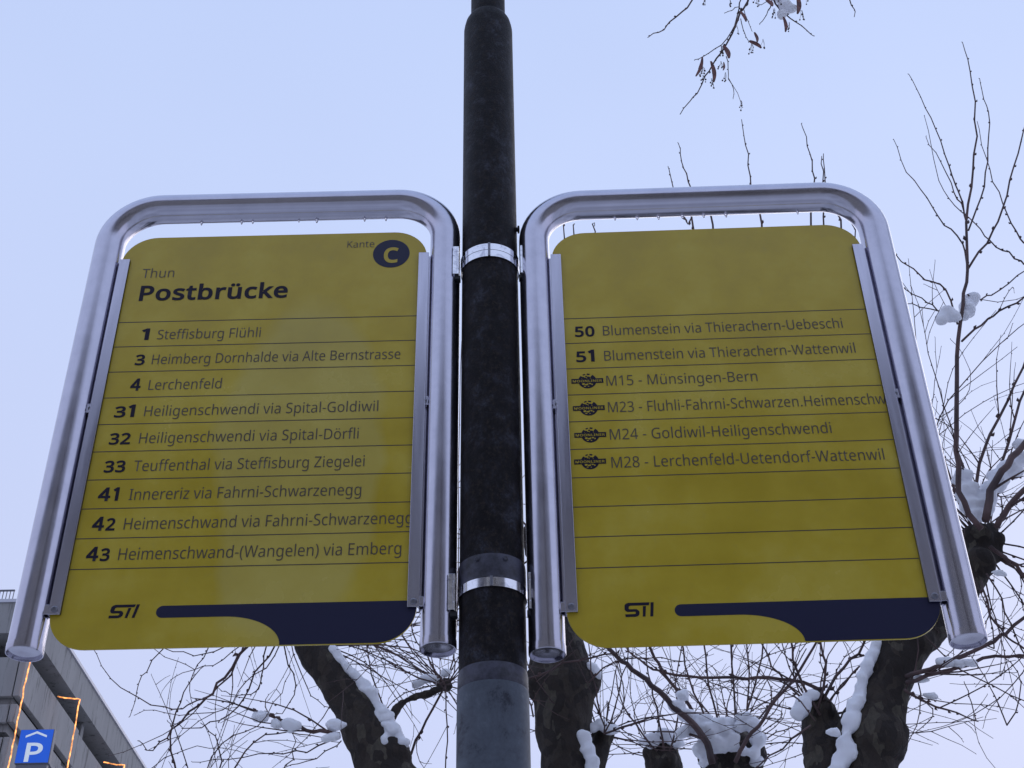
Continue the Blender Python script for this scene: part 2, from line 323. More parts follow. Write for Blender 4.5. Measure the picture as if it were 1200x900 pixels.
# ------------------------------------------------------------------ the two signs
GLYPHS={
'(':(241,'32 220 33 263 38 306 45 348 54 389 67 429 83 468 103 504 125 540 150 573 217 573 182 521 154 465 132 407 116 346 107 284 103 221 105 179 109 139 116 98 126 58 139 19 154 -20 172 -57 192 -92 216 -127 150 -127 125 -94 103 -60 83 -24 67 14 54 53 45 94 38 135 33 177'),
')':(241,'209 220 207 177 203 135 196 94 186 53 173 14 158 -24 139 -60 116 -94 91 -127 25 -127 48 -92 69 -57 87 -20 102 19 114 58 124 98 131 139 136 179 137 221 136 263 131 304 124 346 114 386 102 426 87 465 69 503 48 539 24 573 91 573 116 540 139 504 158 468 173 429 186 389 196 348 203 306 207 263'),
'-':(258,'32 184 32 246 226 246 226 184'),
'.':(215,'58 43 61 69 72 85 88 94 107 97 126 94 142 85 153 69 157 43 153 18 142 2 126 -8 107 -11 88 -8 72 2 61 18'),
'0':(459,'419 287 418 242 415 201 409 163 395 112 376 70 349 37 316 12 276 -3 229 -8 170 1 122 27 86 70 60 129 48 176 42 229 39 287 41 346 48 399 58 446 83 504 119 547 167 573 229 581 287 573 335 547 372 504 399 446 410 399 417 346;110 287 111 238 115 194 121 156 137 111 159 78 190 59 229 52 268 59 298 78 320 110 336 156 343 194 347 238 348 287 347 336 343 380 336 417 320 463 298 495 268 515 229 521 190 515 159 495 137 463 121 417 115 380 111 336'),
'1':(459,'285 0 216 0 216 400 216 439 217 470 219 499 207 487 196 477 169 455 108 405 71 452 226 573 285 573'),
'2':(459,'417 0 38 0 38 59 188 210 228 251 261 287 287 320 306 353 318 387 322 424 315 466 294 496 261 514 221 520 181 517 147 506 115 489 83 466 45 513 68 531 94 548 122 561 153 572 186 578 221 581 270 576 313 562 347 540 372 510 388 472 394 428 389 385 375 344 353 305 324 267 288 227 247 185 128 67 128 64 417 64'),
'3':(459,'395 439 392 403 381 372 363 347 340 326 310 311 277 302 277 298 337 283 379 255 405 214 413 163 407 116 390 74 360 40 318 14 283 2 241 -6 193 -8 150 -6 110 -1 72 8 36 23 36 89 74 73 114 61 155 54 194 51 260 59 305 81 331 117 339 164 335 197 320 223 297 242 265 255 226 263 179 265 123 265 123 326 180 326 223 329 259 339 286 356 307 377 319 404 323 434 316 471 295 498 262 516 219 521 190 520 164 515 140 508 117 498 96 487 75 473 39 521 73 544 115 563 163 576 218 581 273 576 317 563 352 540 384 495'),
'4':(459,'443 130 359 130 359 0 291 0 291 130 17 130 17 190 286 576 359 576 359 193 443 193;291 374 291 412 293 444 294 474 295 500 292 500 285 485 276 468 266 451 257 438 86 193 291 193'),
'5':(459,'221 351 275 346 322 331 361 307 389 274 407 232 413 183 407 128 387 81 356 43 314 15 261 -2 199 -8 156 -6 116 0 80 10 51 23 51 90 82 74 121 62 161 55 200 52 239 55 274 65 302 82 323 106 336 137 341 176 332 225 306 262 262 284 197 292 173 291 146 288 120 284 99 280 64 302 86 573 373 573 373 508 146 508 132 342 169 348 194 350'),
'6':(459,'44 245 46 294 51 342 60 389 75 433 95 474 121 510 155 539 196 562 246 576 306 581 324 580 344 579 362 577 377 573 377 513 362 517 344 520 326 522 308 523 257 518 216 504 183 483 158 454 139 419 127 380 119 337 115 291 119 291 133 309 150 326 170 339 194 350 223 356 255 358 302 353 342 338 375 313 400 279 416 236 421 184 415 129 399 82 372 44 336 15 291 -2 239 -8 199 -4 163 7 130 26 101 54 77 89 59 133 48 185;238 51 284 59 320 84 343 125 351 184 344 233 324 271 289 295 241 303 205 299 175 287 150 270 131 248 119 223 115 198 117 172 123 146 133 121 146 99 164 79 185 64 210 55'),
'7':(459,'109 0 344 508 35 508 35 573 419 573 419 518 187 0'),
'8':(459,'229 581 276 577 318 565 352 546 378 519 395 485 400 443 396 411 385 383 368 359 346 338 320 319 291 303 325 285 355 265 381 242 401 216 414 185 419 148 413 104 395 65 367 34 330 11 284 -3 231 -8 174 -3 126 10 89 33 61 63 45 101 39 146 43 183 56 214 75 241 99 264 128 283 158 299 131 316 107 336 87 358 71 383 61 411 58 444 63 485 80 518 107 545 141 565 182 577;108 145 116 107 138 76 176 55 229 48 281 55 319 76 342 108 350 148 346 174 335 197 317 217 293 235 264 251 229 265 217 270 184 254 157 237 136 219 121 197 111 173;228 524 188 518 155 502 134 476 127 441 130 414 141 391 157 373 179 357 204 344 232 330 258 343 282 357 302 373 317 392 327 414 330 441 323 476 302 502 270 518'),
'9':(459,'417 328 415 279 410 231 401 183 387 139 366 99 340 63 306 33 265 11 214 -3 154 -8 137 -8 117 -6 97 -4 82 0 82 60 97 56 115 53 134 50 152 50 204 54 245 68 278 90 303 118 322 153 334 192 342 235 346 281 341 281 327 263 310 247 290 233 266 223 237 216 204 214 158 219 118 235 85 260 61 294 45 336 40 387 46 443 63 491 90 529 127 557 171 575 223 581 262 577 299 565 332 545 361 518 384 483 402 439 413 388;223 521 178 513 142 488 118 447 110 388 117 339 137 301 171 277 220 269 256 273 286 285 311 303 330 325 342 349 346 374 344 400 338 426 328 451 315 474 298 493 277 508 252 518'),
'A':(512,'437 0 368 177 141 177 73 0 0 0 224 575 289 575 512 0;282 415 274 438 263 473 255 500 247 468 238 438 230 415 165 241 346 241'),
'B':(521,'241 573 307 569 361 558 404 541 434 515 453 478 459 431 456 399 446 371 431 347 409 328 382 313 350 304 350 300 384 292 415 279 441 261 461 236 474 203 478 163 472 115 454 74 425 42 385 19 337 5 279 0 78 0 78 573;256 329 318 335 357 352 377 382 384 423 376 463 351 490 308 506 245 511 150 511 150 329;150 269 150 61 265 61 330 68 371 91 394 125 401 168 398 197 388 221 370 241 344 256 307 266 260 269'),
'C':(507,'323 517 280 513 241 502 206 482 178 456 155 423 139 383 129 337 125 286 128 241 135 200 147 164 175 117 213 83 262 62 322 55 359 57 394 62 427 69 460 78 460 15 427 5 393 -2 356 -7 312 -8 257 -4 208 8 166 28 130 56 101 90 78 131 62 178 52 230 49 287 51 329 57 369 67 406 89 456 120 499 159 534 206 559 261 575 324 581 367 578 409 572 448 561 482 547 453 486 425 497 394 508 360 515'),
'D':(585,'536 292 533 231 521 177 501 131 474 91 439 58 399 33 351 15 297 4 237 0 78 0 78 573 254 573 309 569 359 558 404 540 443 516 476 484 502 446 521 401 533 350;460 289 457 337 449 379 435 415 404 457 361 487 308 505 244 511 150 511 150 62 228 62 299 68 357 87 402 119 434 164 454 220'),
'E':(446,'398 0 78 0 78 573 398 573 398 509 150 509 150 330 383 330 383 268 150 268 150 63 398 63'),
'F':(416,'150 0 78 0 78 573 398 573 398 509 150 509 150 306 383 306 383 243 150 243'),
'G':(584,'326 302 524 302 524 22 478 8 431 -1 380 -6 323 -8 267 -4 217 8 173 28 136 55 105 89 81 130 63 176 52 229 49 286 53 343 65 395 84 442 111 482 145 517 186 544 233 564 286 577 346 581 392 578 437 572 478 561 516 547 489 484 457 497 421 508 382 515 342 517 298 514 259 505 225 489 181 455 150 409 136 373 127 332 124 286 127 243 134 202 146 166 175 119 216 84 251 68 292 58 340 55 375 56 404 59 429 63 452 68 452 238 326 238'),
'H':(594,'516 0 443 0 443 267 150 267 150 0 78 0 78 573 150 573 150 330 443 330 443 573 516 573'),
'I':(272,'239 0 32 0 32 42 99 57 99 515 32 531 32 573 239 573 239 531 172 515 172 57 239 42'),
'K':(496,'496 0 411 0 209 273 150 222 150 0 78 0 78 573 150 573 150 290 174 318 199 345 249 399 403 573 488 573 261 323'),
'L':(420,'78 0 78 573 150 573 150 64 400 64 400 0'),
'M':(727,'330 0 142 502 139 502 140 484 142 461 143 435 144 407 144 377 144 347 144 0 78 0 78 573 184 573 361 103 364 103 544 573 650 573 650 0 578 0 578 352 578 380 579 408 580 435 581 460 584 501 581 501 390 0'),
'N':(609,'532 0 447 0 141 476 138 476 139 455 141 432 143 378 144 349 144 320 144 0 78 0 78 573 161 573 467 99 470 99 468 137 466 193 465 223 464 249 464 573 532 573'),
'O':(626,'577 287 576 244 570 204 561 166 540 116 510 73 473 38 428 13 375 -3 314 -8 251 -3 196 13 151 39 114 73 85 116 65 167 56 204 51 245 49 288 52 344 62 396 78 442 100 482 130 517 166 545 208 565 258 577 314 581 369 577 417 565 459 545 495 517 524 483 547 442 564 396 574 344;125 287 127 241 134 200 145 163 171 117 207 83 255 62 314 55 373 62 420 83 456 117 481 163 492 200 499 241 501 287 496 354 481 411 456 457 421 491 373 511 314 518 255 511 207 490 171 457 145 411 134 374 127 333'),
'P':(485,'229 573 297 568 352 553 393 528 421 495 439 454 444 404 441 370 433 336 417 306 395 278 364 255 324 238 275 227 216 223 150 223 150 0 78 0 78 573;223 511 150 511 150 285 208 285 258 288 298 296 330 311 352 334 365 363 370 401 361 449 334 484 289 504'),
'R':(499,'236 573 301 568 353 555 393 532 422 500 439 460 444 410 440 368 427 334 408 306 385 285 358 269 330 257 487 0 403 0 264 237 150 237 150 0 78 0 78 573;232 510 150 510 150 298 236 298 296 304 338 325 362 359 370 407 366 440 355 467 336 486 310 500 275 507'),
'S':(440,'403 153 396 106 378 66 348 35 307 11 257 -3 198 -8 167 -7 137 -5 109 -1 83 4 61 11 41 19 41 88 73 76 113 65 156 57 201 55 240 57 273 66 298 79 316 98 327 120 330 147 327 173 318 194 302 213 277 230 242 247 196 265 161 279 131 294 106 311 85 330 69 351 57 375 50 403 48 435 54 477 71 513 99 542 136 563 180 576 231 581 276 578 318 572 355 562 389 549 366 487 336 499 302 508 266 515 229 517 196 515 169 507 148 494 133 478 124 457 121 434 124 407 133 386 149 367 172 351 204 335 246 318 293 299 332 279 362 255 385 228 398 194'),
'T':(446,'259 0 187 0 187 509 8 509 8 573 437 573 437 509 259 509'),
'U':(586,'513 202 507 146 489 95 459 52 416 20 380 4 338 -5 290 -8 225 -2 171 18 128 50 97 93 78 144 72 204 72 573 144 573 144 201 154 139 182 93 228 64 294 55 342 59 379 73 407 96 427 126 438 161 442 202 442 573 513 573'),
'W':(746,'735 573 583 0 510 0 399 375 389 410 380 443 373 471 370 488 367 471 361 443 352 409 348 391 342 373 234 0 161 0 10 573 85 573 174 223 183 186 190 151 194 134 196 118 201 87 206 119 210 137 213 154 222 191 232 227 333 573 407 573 512 225 518 206 523 187 532 151 535 133 538 117 544 87 547 107 550 129 555 151 560 175 572 224 660 573'),
'Z':(459,'427 0 30 0 30 55 332 508 40 508 40 573 419 573 419 518 118 64 427 64'),
'a':(450,'231 437 279 433 318 422 347 403 376 358 385 293 385 0 334 0 320 61 317 61 298 40 279 22 258 9 234 -1 206 -6 172 -8 136 -5 103 6 75 23 55 48 41 80 37 119 50 176 87 219 127 238 179 251 243 257 316 259 316 285 310 330 293 359 265 375 227 380 194 378 163 370 133 359 106 347 84 400 115 414 151 426 190 434;252 208 184 200 141 182 118 155 110 119 115 87 132 66 157 53 188 49 238 56 279 79 306 117 315 172 315 210'),
'b':(493,'139 461 138 435 138 410 136 389 135 373 139 373 161 398 189 419 226 432 272 437 322 431 365 412 401 381 428 338 444 283 449 215 447 168 439 127 427 91 400 48 365 17 322 -2 272 -8 226 -3 189 10 161 31 139 55 133 55 119 0 68 0 68 609 139 609;260 379 219 374 188 361 165 339 150 308 142 268 139 217 139 214 142 165 150 125 165 93 202 61 261 51 312 61 348 93 363 126 373 166 376 216 373 265 363 306 348 338 311 368'),
'c':(385,'241 -8 187 -2 139 15 99 45 69 87 55 123 47 165 44 213 47 262 56 305 71 342 102 385 142 415 191 432 245 438 278 436 309 431 336 424 358 415 337 356 316 363 292 370 267 374 244 376 204 371 172 358 148 335 131 303 120 263 117 213 120 166 131 126 148 94 172 71 202 58 240 53 273 55 302 60 328 68 351 78 351 15 328 5 304 -2 275 -7'),
'd':(493,'221 -8 171 -2 128 17 92 48 65 91 49 146 44 214 49 282 66 338 93 381 128 413 171 432 221 438 253 436 280 429 303 420 323 407 340 391 354 374 359 374 356 405 355 424 354 438 354 609 425 609 425 0 368 0 358 58 354 58 340 40 323 24 303 11 279 1 252 -6;232 51 290 60 328 88 348 135 355 200 355 213 352 263 343 304 329 336 291 369 231 379 181 368 146 334 130 300 120 260 117 213 120 165 130 125 146 93 181 61'),
'e':(452,'234 438 286 432 329 414 364 385 390 346 406 299 411 244 411 201 117 201 127 137 154 90 197 62 254 52 293 54 327 60 359 69 392 82 392 20 359 8 327 -1 292 -6 251 -8 194 -2 143 17 101 48 70 91 56 126 47 167 44 212 47 257 55 297 68 333 96 378 134 411 181 431;233 380 188 372 154 348 130 309 119 257 338 257 335 292 326 322 312 346 292 364 266 376'),
'f':(276,'266 375 158 375 158 0 87 0 87 375 12 375 12 408 87 432 87 457 92 507 104 547 124 577 152 597 186 609 227 613 252 612 274 609 294 604 310 599 292 544 278 548 262 552 245 555 228 556 197 550 175 532 162 502 158 458 158 430 266 430'),
'g':(493,'221 438 261 434 297 422 329 402 355 373 359 373 369 430 425 430 425 -7 420 -63 404 -109 378 -146 341 -172 293 -187 233 -192 188 -191 147 -186 110 -177 78 -165 78 -100 111 -114 149 -125 191 -132 237 -134 286 -126 324 -101 347 -63 355 -13 355 4 356 32 358 57 354 57 329 28 299 8 263 -4 221 -8 170 -2 126 18 91 51 65 95 49 149 44 214 49 278 65 332 91 377 126 411 169 431;230 379 197 374 169 359 147 336 130 303 120 262 117 213 120 165 130 124 146 92 182 60 232 50 262 52 288 58 309 69 326 85 340 105 349 131 354 161 356 197 356 214 353 267 343 309 326 340 302 362 270 374'),
'h':(496,'139 431 138 415 138 399 135 370 140 370 155 391 174 407 196 420 221 429 247 435 273 437 321 433 360 421 391 400 413 370 426 330 431 280 431 0 361 0 361 275 355 321 338 353 308 372 265 379 222 374 189 360 166 338 150 308 142 269 139 222 139 0 68 0 68 609 139 609'),
'i':(207,'139 430 139 0 68 0 68 430;104 591 119 588 133 580 142 566 145 546 142 526 133 512 119 504 104 501 88 504 75 512 66 526 63 546 66 566 75 580 88 588'),
'k':(428,'138 291 138 276 137 257 135 221 138 221 152 240 172 264 189 285 326 430 409 430 235 246 421 0 336 0 187 200 138 158 138 0 68 0 68 609 138 609'),
'l':(207,'139 0 68 0 68 609 139 609'),
'm':(750,'540 438 603 429 649 401 669 371 681 330 685 280 685 0 615 0 615 277 610 321 594 353 567 372 528 379 474 369 438 342 418 298 411 237 411 0 342 0 342 277 339 308 332 333 320 353 303 367 281 376 253 379 215 374 185 360 164 338 150 308 141 269 139 223 139 0 68 0 68 430 125 430 136 371 140 371 155 392 173 409 194 422 217 431 241 436 266 438 312 433 349 420 378 398 398 366 402 366 427 398 461 420 499 433'),
'n':(496,'275 438 322 434 361 421 391 401 413 371 426 330 431 280 431 0 361 0 361 275 355 321 338 353 308 372 265 379 204 368 166 338 146 289 139 223 139 0 68 0 68 430 125 430 136 371 140 371 156 392 175 409 198 422 222 431 248 436'),
'o':(485,'442 216 438 165 428 121 411 82 388 51 359 25 324 7 285 -4 241 -8 200 -4 163 7 129 25 100 51 77 82 59 121 48 165 44 216 47 261 55 301 68 336 97 380 137 412 186 431 244 438 299 431 347 412 387 380 417 336 431 301 439 261;117 216 120 169 130 128 147 95 172 71 203 56 243 51 282 56 314 71 339 95 356 128 366 169 369 216 365 263 355 303 338 335 314 359 282 374 242 379 185 368 147 335 130 303 120 263'),
'p':(493,'273 438 322 432 365 413 401 383 428 339 444 284 449 216 447 170 439 129 427 93 401 49 365 17 322 -2 272 -8 241 -6 213 1 190 11 170 24 153 38 139 55 134 55 137 20 138 1 139 -16 139 -192 68 -192 68 430 126 430 136 371 139 371 153 389 170 405 189 419 213 429 240 436;260 379 221 374 190 362 167 342 152 313 142 275 139 229 139 216 142 167 150 126 165 93 188 70 220 55 261 51 297 56 326 72 348 98 364 131 373 171 376 217 373 262 363 302 348 334 311 367'),
'r':(331,'269 438 295 437 308 435 319 433 310 368 287 372 275 373 264 374 240 371 217 363 195 351 176 334 161 313 149 289 141 261 139 229 139 0 68 0 68 430 126 430 134 351 137 351 152 374 170 395 191 413 214 426 240 435'),
's':(384,'348 119 343 80 327 49 302 24 268 6 226 -4 176 -8 135 -6 99 -1 68 8 42 19 42 83 70 71 104 60 141 52 178 49 224 53 256 66 274 86 280 112 278 128 271 141 259 154 239 167 212 180 174 196 135 212 103 228 76 245 57 266 45 292 41 324 52 372 85 408 118 425 157 435 202 438 240 436 275 430 308 421 339 409 315 353 287 363 258 372 228 378 197 380 159 377 131 366 114 350 108 328 111 312 119 298 133 286 154 274 182 261 219 246 257 231 289 215 314 197 333 176 344 150'),
't':(289,'212 50 228 50 245 53 260 55 272 59 272 5 258 0 240 -4 219 -7 200 -8 167 -5 138 4 112 20 91 44 78 79 74 125 74 375 13 375 13 409 75 437 103 528 144 528 144 430 269 430 269 375 144 375 144 127 149 93 163 69 185 54'),
'u':(496,'427 430 427 0 370 0 359 57 356 57 340 36 321 20 298 8 273 -1 247 -6 220 -8 173 -4 134 8 103 29 81 59 68 99 63 148 63 430 135 430 135 153 141 108 158 76 188 57 230 51 273 55 306 69 330 91 345 121 354 160 357 206 357 430'),
'v':(407,'163 0 0 430 75 430 167 176 180 137 187 116 193 96 198 78 201 63 204 63 208 78 214 96 220 117 227 138 241 176 332 430 407 430 244 0'),
'w':(630,'346 243 336 276 328 308 321 335 316 357 313 357 308 335 302 307 294 275 289 259 284 242 207 1 127 1 9 431 82 431 141 201 147 178 153 154 163 109 167 90 169 73 172 73 178 97 185 128 193 160 201 188 277 431 354 431 428 188 440 149 446 129 451 109 455 90 457 74 460 74 463 89 466 108 471 129 477 153 489 201 549 431 621 431 502 1 419 1'),
'z':(377,'346 0 31 0 31 47 262 375 45 375 45 430 340 430 340 377 112 55 346 55'),
'ö':(485,'442 216 438 165 428 121 411 82 388 51 359 25 324 7 285 -4 241 -8 200 -4 163 7 129 25 100 51 77 82 59 121 48 165 44 216 47 261 55 301 68 336 97 380 137 412 186 431 244 438 299 431 347 412 387 380 417 336 431 301 439 261;117 216 120 169 130 128 147 95 172 71 203 56 243 51 282 56 314 71 339 95 356 128 366 169 369 216 365 263 355 303 338 335 314 359 282 374 242 379 185 368 147 335 130 303 120 263;131 546 134 564 142 576 154 583 168 585 183 583 195 576 203 564 206 546 203 529 195 516 183 509 168 506 154 509 142 516 134 529;281 546 284 564 292 576 304 583 318 585 333 583 345 576 353 564 356 546 353 529 345 516 333 509 318 506 304 509 292 516 284 529'),
'ü':(496,'427 430 427 0 370 0 359 57 356 57 340 36 321 20 298 8 273 -1 247 -6 220 -8 173 -4 134 8 103 29 81 59 68 99 63 148 63 430 135 430 135 153 141 108 158 76 188 57 230 51 273 55 306 69 330 91 345 121 354 160 357 206 357 430;136 546 138 564 147 576 159 583 173 585 187 583 200 576 208 564 211 546 208 529 200 516 187 509 173 506 159 509 147 516 138 529;286 546 289 564 297 576 309 583 323 585 337 583 350 576 358 564 361 546 358 529 350 516 337 509 323 506 309 509 297 516 289 529'),
' ':(209,''),
}

GLYPHS_BOLD = {'1': (560, '170 10 265 10 265 660 185 660 50 570 95 500 170 545'),
               '4': (620, '360 10 455 10 455 160 550 160 550 230 455 230 455 660 350 660 40 240 40 160 360 160;360 230 160 230 360 540')}
def glyph(ch, bold):
    return GLYPHS_BOLD[ch] if bold and ch in GLYPHS_BOLD else GLYPHS[ch]
def text_mesh(s, width, cap, weight=0, bold=False, track=0, depth=.0003):
    """Filled letter outlines, scaled to the width and cap height given; lies in x, z, facing -y."""
    cu = bpy.data.curves.new('lettering', 'CURVE'); cu.dimensions = '2D'; cu.fill_mode = 'FRONT'; cu.offset = weight
    x = 0
    for ch in s:
        a, l = glyph(ch, bold)
        hand = bold and ch in GLYPHS_BOLD
        for Lp in l.split(';') if l else []:
            v = [int(t) / 1000 for t in Lp.split()]; k = len(v) // 2
            if hand and len(l.split(';')) > 0: pass
            sp = cu.splines.new('POLY'); sp.points.add(k - 1)
            for i in range(k): sp.points[i].co = (x + v[2 * i], v[2 * i + 1], 0, 1)
            sp.use_cyclic_u = True
        x += a / 1000 + track
    if any(c_ in GLYPHS_BOLD for c_ in s) and bold: cu.offset = weight
    o = bpy.data.objects.new('tmp', cu); C.objects.link(o); bpy.context.view_layer.update()
    dg = bpy.context.evaluated_depsgraph_get(); me = bpy.data.meshes.new_from_object(o.evaluated_get(dg)); bpy.data.objects.remove(o)
    xs = [v.co.x for v in me.vertices]; x0, x1 = min(xs), max(xs); kx = width / (x1 - x0) if width else cap / .714; kz = cap / .714
    for v in me.vertices: v.co = Vector(((v.co.x - x0) * kx, 0, v.co.y * kz))
    bm = bmesh.new(); bm.from_mesh(me)
    bm.normal_update()
    for f_ in bm.faces:
        if f_.normal.y > 0: f_.normal_flip()
    bm.to_mesh(me); bm.free(); me.materials.clear(); me.name = 'lettering'
    return me
def rounded(x0, z0, x1, z1, r, n=10):
    p = []
    for cx, cz, a0 in ((x1 - r, z0 + r, -90), (x1 - r, z1 - r, 0), (x0 + r, z1 - r, 90), (x0 + r, z0 + r, 180)):
        for i in range(n + 1):
            a = R(a0 + 90 * i / n); p.append((cx + r * math.cos(a), cz + r * math.sin(a)))
    return p

class Sign:
    def __init__(s, P, label):
        s.P = P; s.o = Vector((P['x0'], P['y0'], 0)) * U + Vector((CAM.x, CAM.y, 0)); s.psi = P['psi']
        s.nrm = Vector((-math.sin(s.psi), math.cos(s.psi), 0)); s.ux = Vector((math.cos(s.psi), math.sin(s.psi), 0))
        s.zb = 0
        s.root = empty('bus_stop_sign', (s.o.x, s.o.y, 0), s.psi, label, 'sign', 'yellow line signs on the post')
    def sz(s, px, py):               # picture point -> (along, height above the sign's base)
        d = ray(px, py); t = (s.o - CAM).dot(s.nrm) / d.dot(s.nrm); p = CAM + d * t
        return (p - s.o).dot(s.ux), p.z - s.zb
    def s_at(s, px, z):              # along-position seen at picture column px at height z
        a = 0.0
        lo, hi = -1., 2.
        for _ in range(50):
            m = (lo + hi) / 2; P = s.o + s.ux * m + Vector((0, 0, z + s.zb)) - CAM
            x = 600 + F_PX * P.dot(rgt) / P.dot(fwd)
            if x < px: lo = m
            else: hi = m
        return lo
    def setbase(s, z): s.zb = z; s.root.location.z = z
    def put(s, me, name, loc, mt, parent):
        o = bpy.data.objects.new(name, me); C.objects.link(o); o.parent = parent; o.location = loc
        if not me.materials: me.materials.append(mt)
        return o

def build_sign(P, label, tubes, ends, topz_px, edges, corner_px, top_y, bot_y, drops, rails_y, screw_sides):
    s = Sign(P, label)
    TR = .0306
    z_end = [s.sz(*e)[1] for e in ends]
    s.setbase(min(z_end))
    sl, sr = tubes; Wt = P['w'] * U
    zt = s.sz(*topz_px)[1]
    zl = s.sz(*ends[0])[1]; zr = s.sz(*ends[1])[1]
    ty = .012; rb = .100
    pts = [(sl, ty, zl)]
    pts += [(sl, ty, zl + (zt - rb - zl) * k / 6) for k in range(1, 6)]
    for i in range(15):
        a = R(180 - 90 * i / 14); pts.append((sl + rb + rb * math.cos(a), ty, zt - rb + rb * math.sin(a)))
    for i in range(15):
        a = R(90 - 90 * i / 14); pts.append((sr - rb + rb * math.cos(a), ty, zt - rb + rb * math.sin(a)))
    pts += [(sr, ty, zt - rb - (zt - rb - zr) * k / 6) for k in range(1, 6)]
    pts += [(sr, ty, zr)]
    MB().tube(pts, TR, 56, cap=False).build('frame_tube', M_STEEL, s.root, True)
    for sx, zz in ((sl, zl), (sr, zr)):
        MB().lathe([(TR - .0006, .0150), (TR + .0007, .0144), (TR + .0007, .0012), (TR - .0002, -.0006), (TR - .0016, -.0004), (TR - .0022, .0045), (.020, .0040), (.008, .0062)], 48, (sx, ty, zz)).build('end_cap', M_STEEL, s.root, 35)
    # panel
    x0, x1 = edges; z1 = s.sz(*top_y)[1]; z0 = s.sz(*bot_y)[1]
    pan = MB().prism(rounded(x0, z0, x1, z1, .068, 12), 0, .0035).build('sign_panel', M_YELREFL if P is PL else M_YEL, s.root, bevel=.0005)
    # rails on both sides: a front flange over the panel edge and a web back to the tube
    za, zb_ = s.sz(*rails_y[0])[1], s.sz(*rails_y[1])[1]
    for side in (0, 1):
        xi = 0 if side == 0 else Wt; sg = -1 if side == 0 else 1
        xo = xi + sg * .0205
        zlo = zb_[1] if isinstance(zb_, tuple) else zb_
        m = MB(); m.box((min(xi, xo), -.0062, zlo), (max(xi, xo), -.0042, za))
        m.box((min(xo, xo - sg * .002), -.0041, zlo), (max(xo, xo - sg * .002), .012, za))
        ra = m.build('rail', M_RAIL, s.root, bevel=.0006)
        te = (sl + TR - .004) if side == 0 else (sr - TR + .004)
        MB().box((min(xo + sg * .0001, te), .0045, zlo), (max(xo + sg * .0001, te), .0085, za - .002)).build('seal', M_STEEL, ra)
        MB().box((min(xi, xi + sg * .003), -.0041, zlo + .001), (max(xi, xi + sg * .003), -.0006, za - .001)).build('gasket', M_RUBBER, ra)
        for zq in (zlo + .010, (zlo + za) / 2 + .03):
            big = zq < zlo + .02
            c = MB().lathe([(.0058, 0), (.0058, .0012), (.0045, .003), (.0022, .0034), (.0020, .0022)], 20).build('screw', M_SCREW, ra, 30)
            if big: c.location = (xi + sg * .0105, -.0062, zq); c.rotation_euler = (R(90), 0, 0)
            else: c.location = (xo + sg * .0003, -.001, zq); c.rotation_euler = (0, R(90) * sg, 0)
            if big:
                MB().box((min(xo, xo + sg * .014), -.0058, zq - .009), (max(xo, xo + sg * .014), -.0040, zq + .009)).build('tab', M_RAIL, ra, bevel=.0005)
            else:
                MB().box((min(xo + sg * .0004, xo + sg * .007), -.004, zq - .010), (max(xo + sg * .0004, xo + sg * .007), .004, zq + .010)).build('tab', M_RAIL, ra, bevel=.0005)
    # ruled lines
    for k in range(10):
        z = (P['h0'] - DH * k) * U + 1.6 - s.zb
        MB().box((.0005, -.00035, z - .0008), (Wt - .0005, .0005, z + .0008)).build('row_line', M_LINE, pan)
    # drops under the top bar
    if drops:
        d = MB()
        for px, sz_ in drops[::2] + drops[5:6]:
            a = s.s_at(px, zt); 
            d.ball((a, ty + .010, zt - TR + .0012), .0052 * sz_, 10, 8, (.9, .8, .9)); d.ball((a, ty + .010, zt - TR - .0035 * sz_), .0036 * sz_, 8, 6, (.75, .75, 1.5))
        tag(d.build('water_drops', M_DROP, s.root, True), kind='stuff')
    s.pan = pan; s.Wt = Wt; s.edges = (x0, x1, z0, z1)
    return s
def row_z(s, k, frac=.27): return (s.P['h0'] - DH * (k + 1) + frac * DH) * U + 1.6 - s.zb
PROUD = -.0006
def line_text(s, k, text, px0, px1, weight=-.004, frac=.27, cap=.0292):
    z = row_z(s, k, frac); a = s.s_at(px0, z); b = s.s_at(px1, z)
    s.put(text_mesh(text, b - a, cap, weight), 'lettering', (a, PROUD, z), M_TEXT, s.pan)
def num_text(s, k, text, px0, px1, cap=.0290, frac=.265):
    z = row_z(s, k, frac); a = s.s_at(px0, z); b = s.s_at(px1, z)
    s.put(text_mesh(text, b - a, cap, .026, True, .035), 'lettering', (a, PROUD, z), M_NAVYT, s.pan)

left = build_sign(PL, 'yellow sign left of the post, headed Postbrücke with round C badge', (-.0532, .6378),
                  ((27, 763), (513, 758)), (335, 237.8), (-.0185, .6015), None, (340, 275), (280, 757.5),
                  [(236, .8), (255, 1.1), (283, .8), (290, .6), (296, .7), (350, .6), (371, .9), (404, 1.1), (427, .8), (447, .9), (452, .8), (471, .7)], ((150, 306), (66, 722)), None)
right = build_sign(PR, 'yellow sign right of the post with the M night lines and empty rows', (-.0530, .6378),
                   ((642.3, 764), (1135.5, 748)), (830, 230.8), (-.0185, .6015), None, (830, 268), (880, 754),
                   [(720, .7), (728, .7), (746, .8), (755, .7), (771, .9), (799, .9), (824, .8), (843, .8), (850, .9), (875, .9), (934, .7), (946, .7)], ((652, 300), (668, 719)), None)

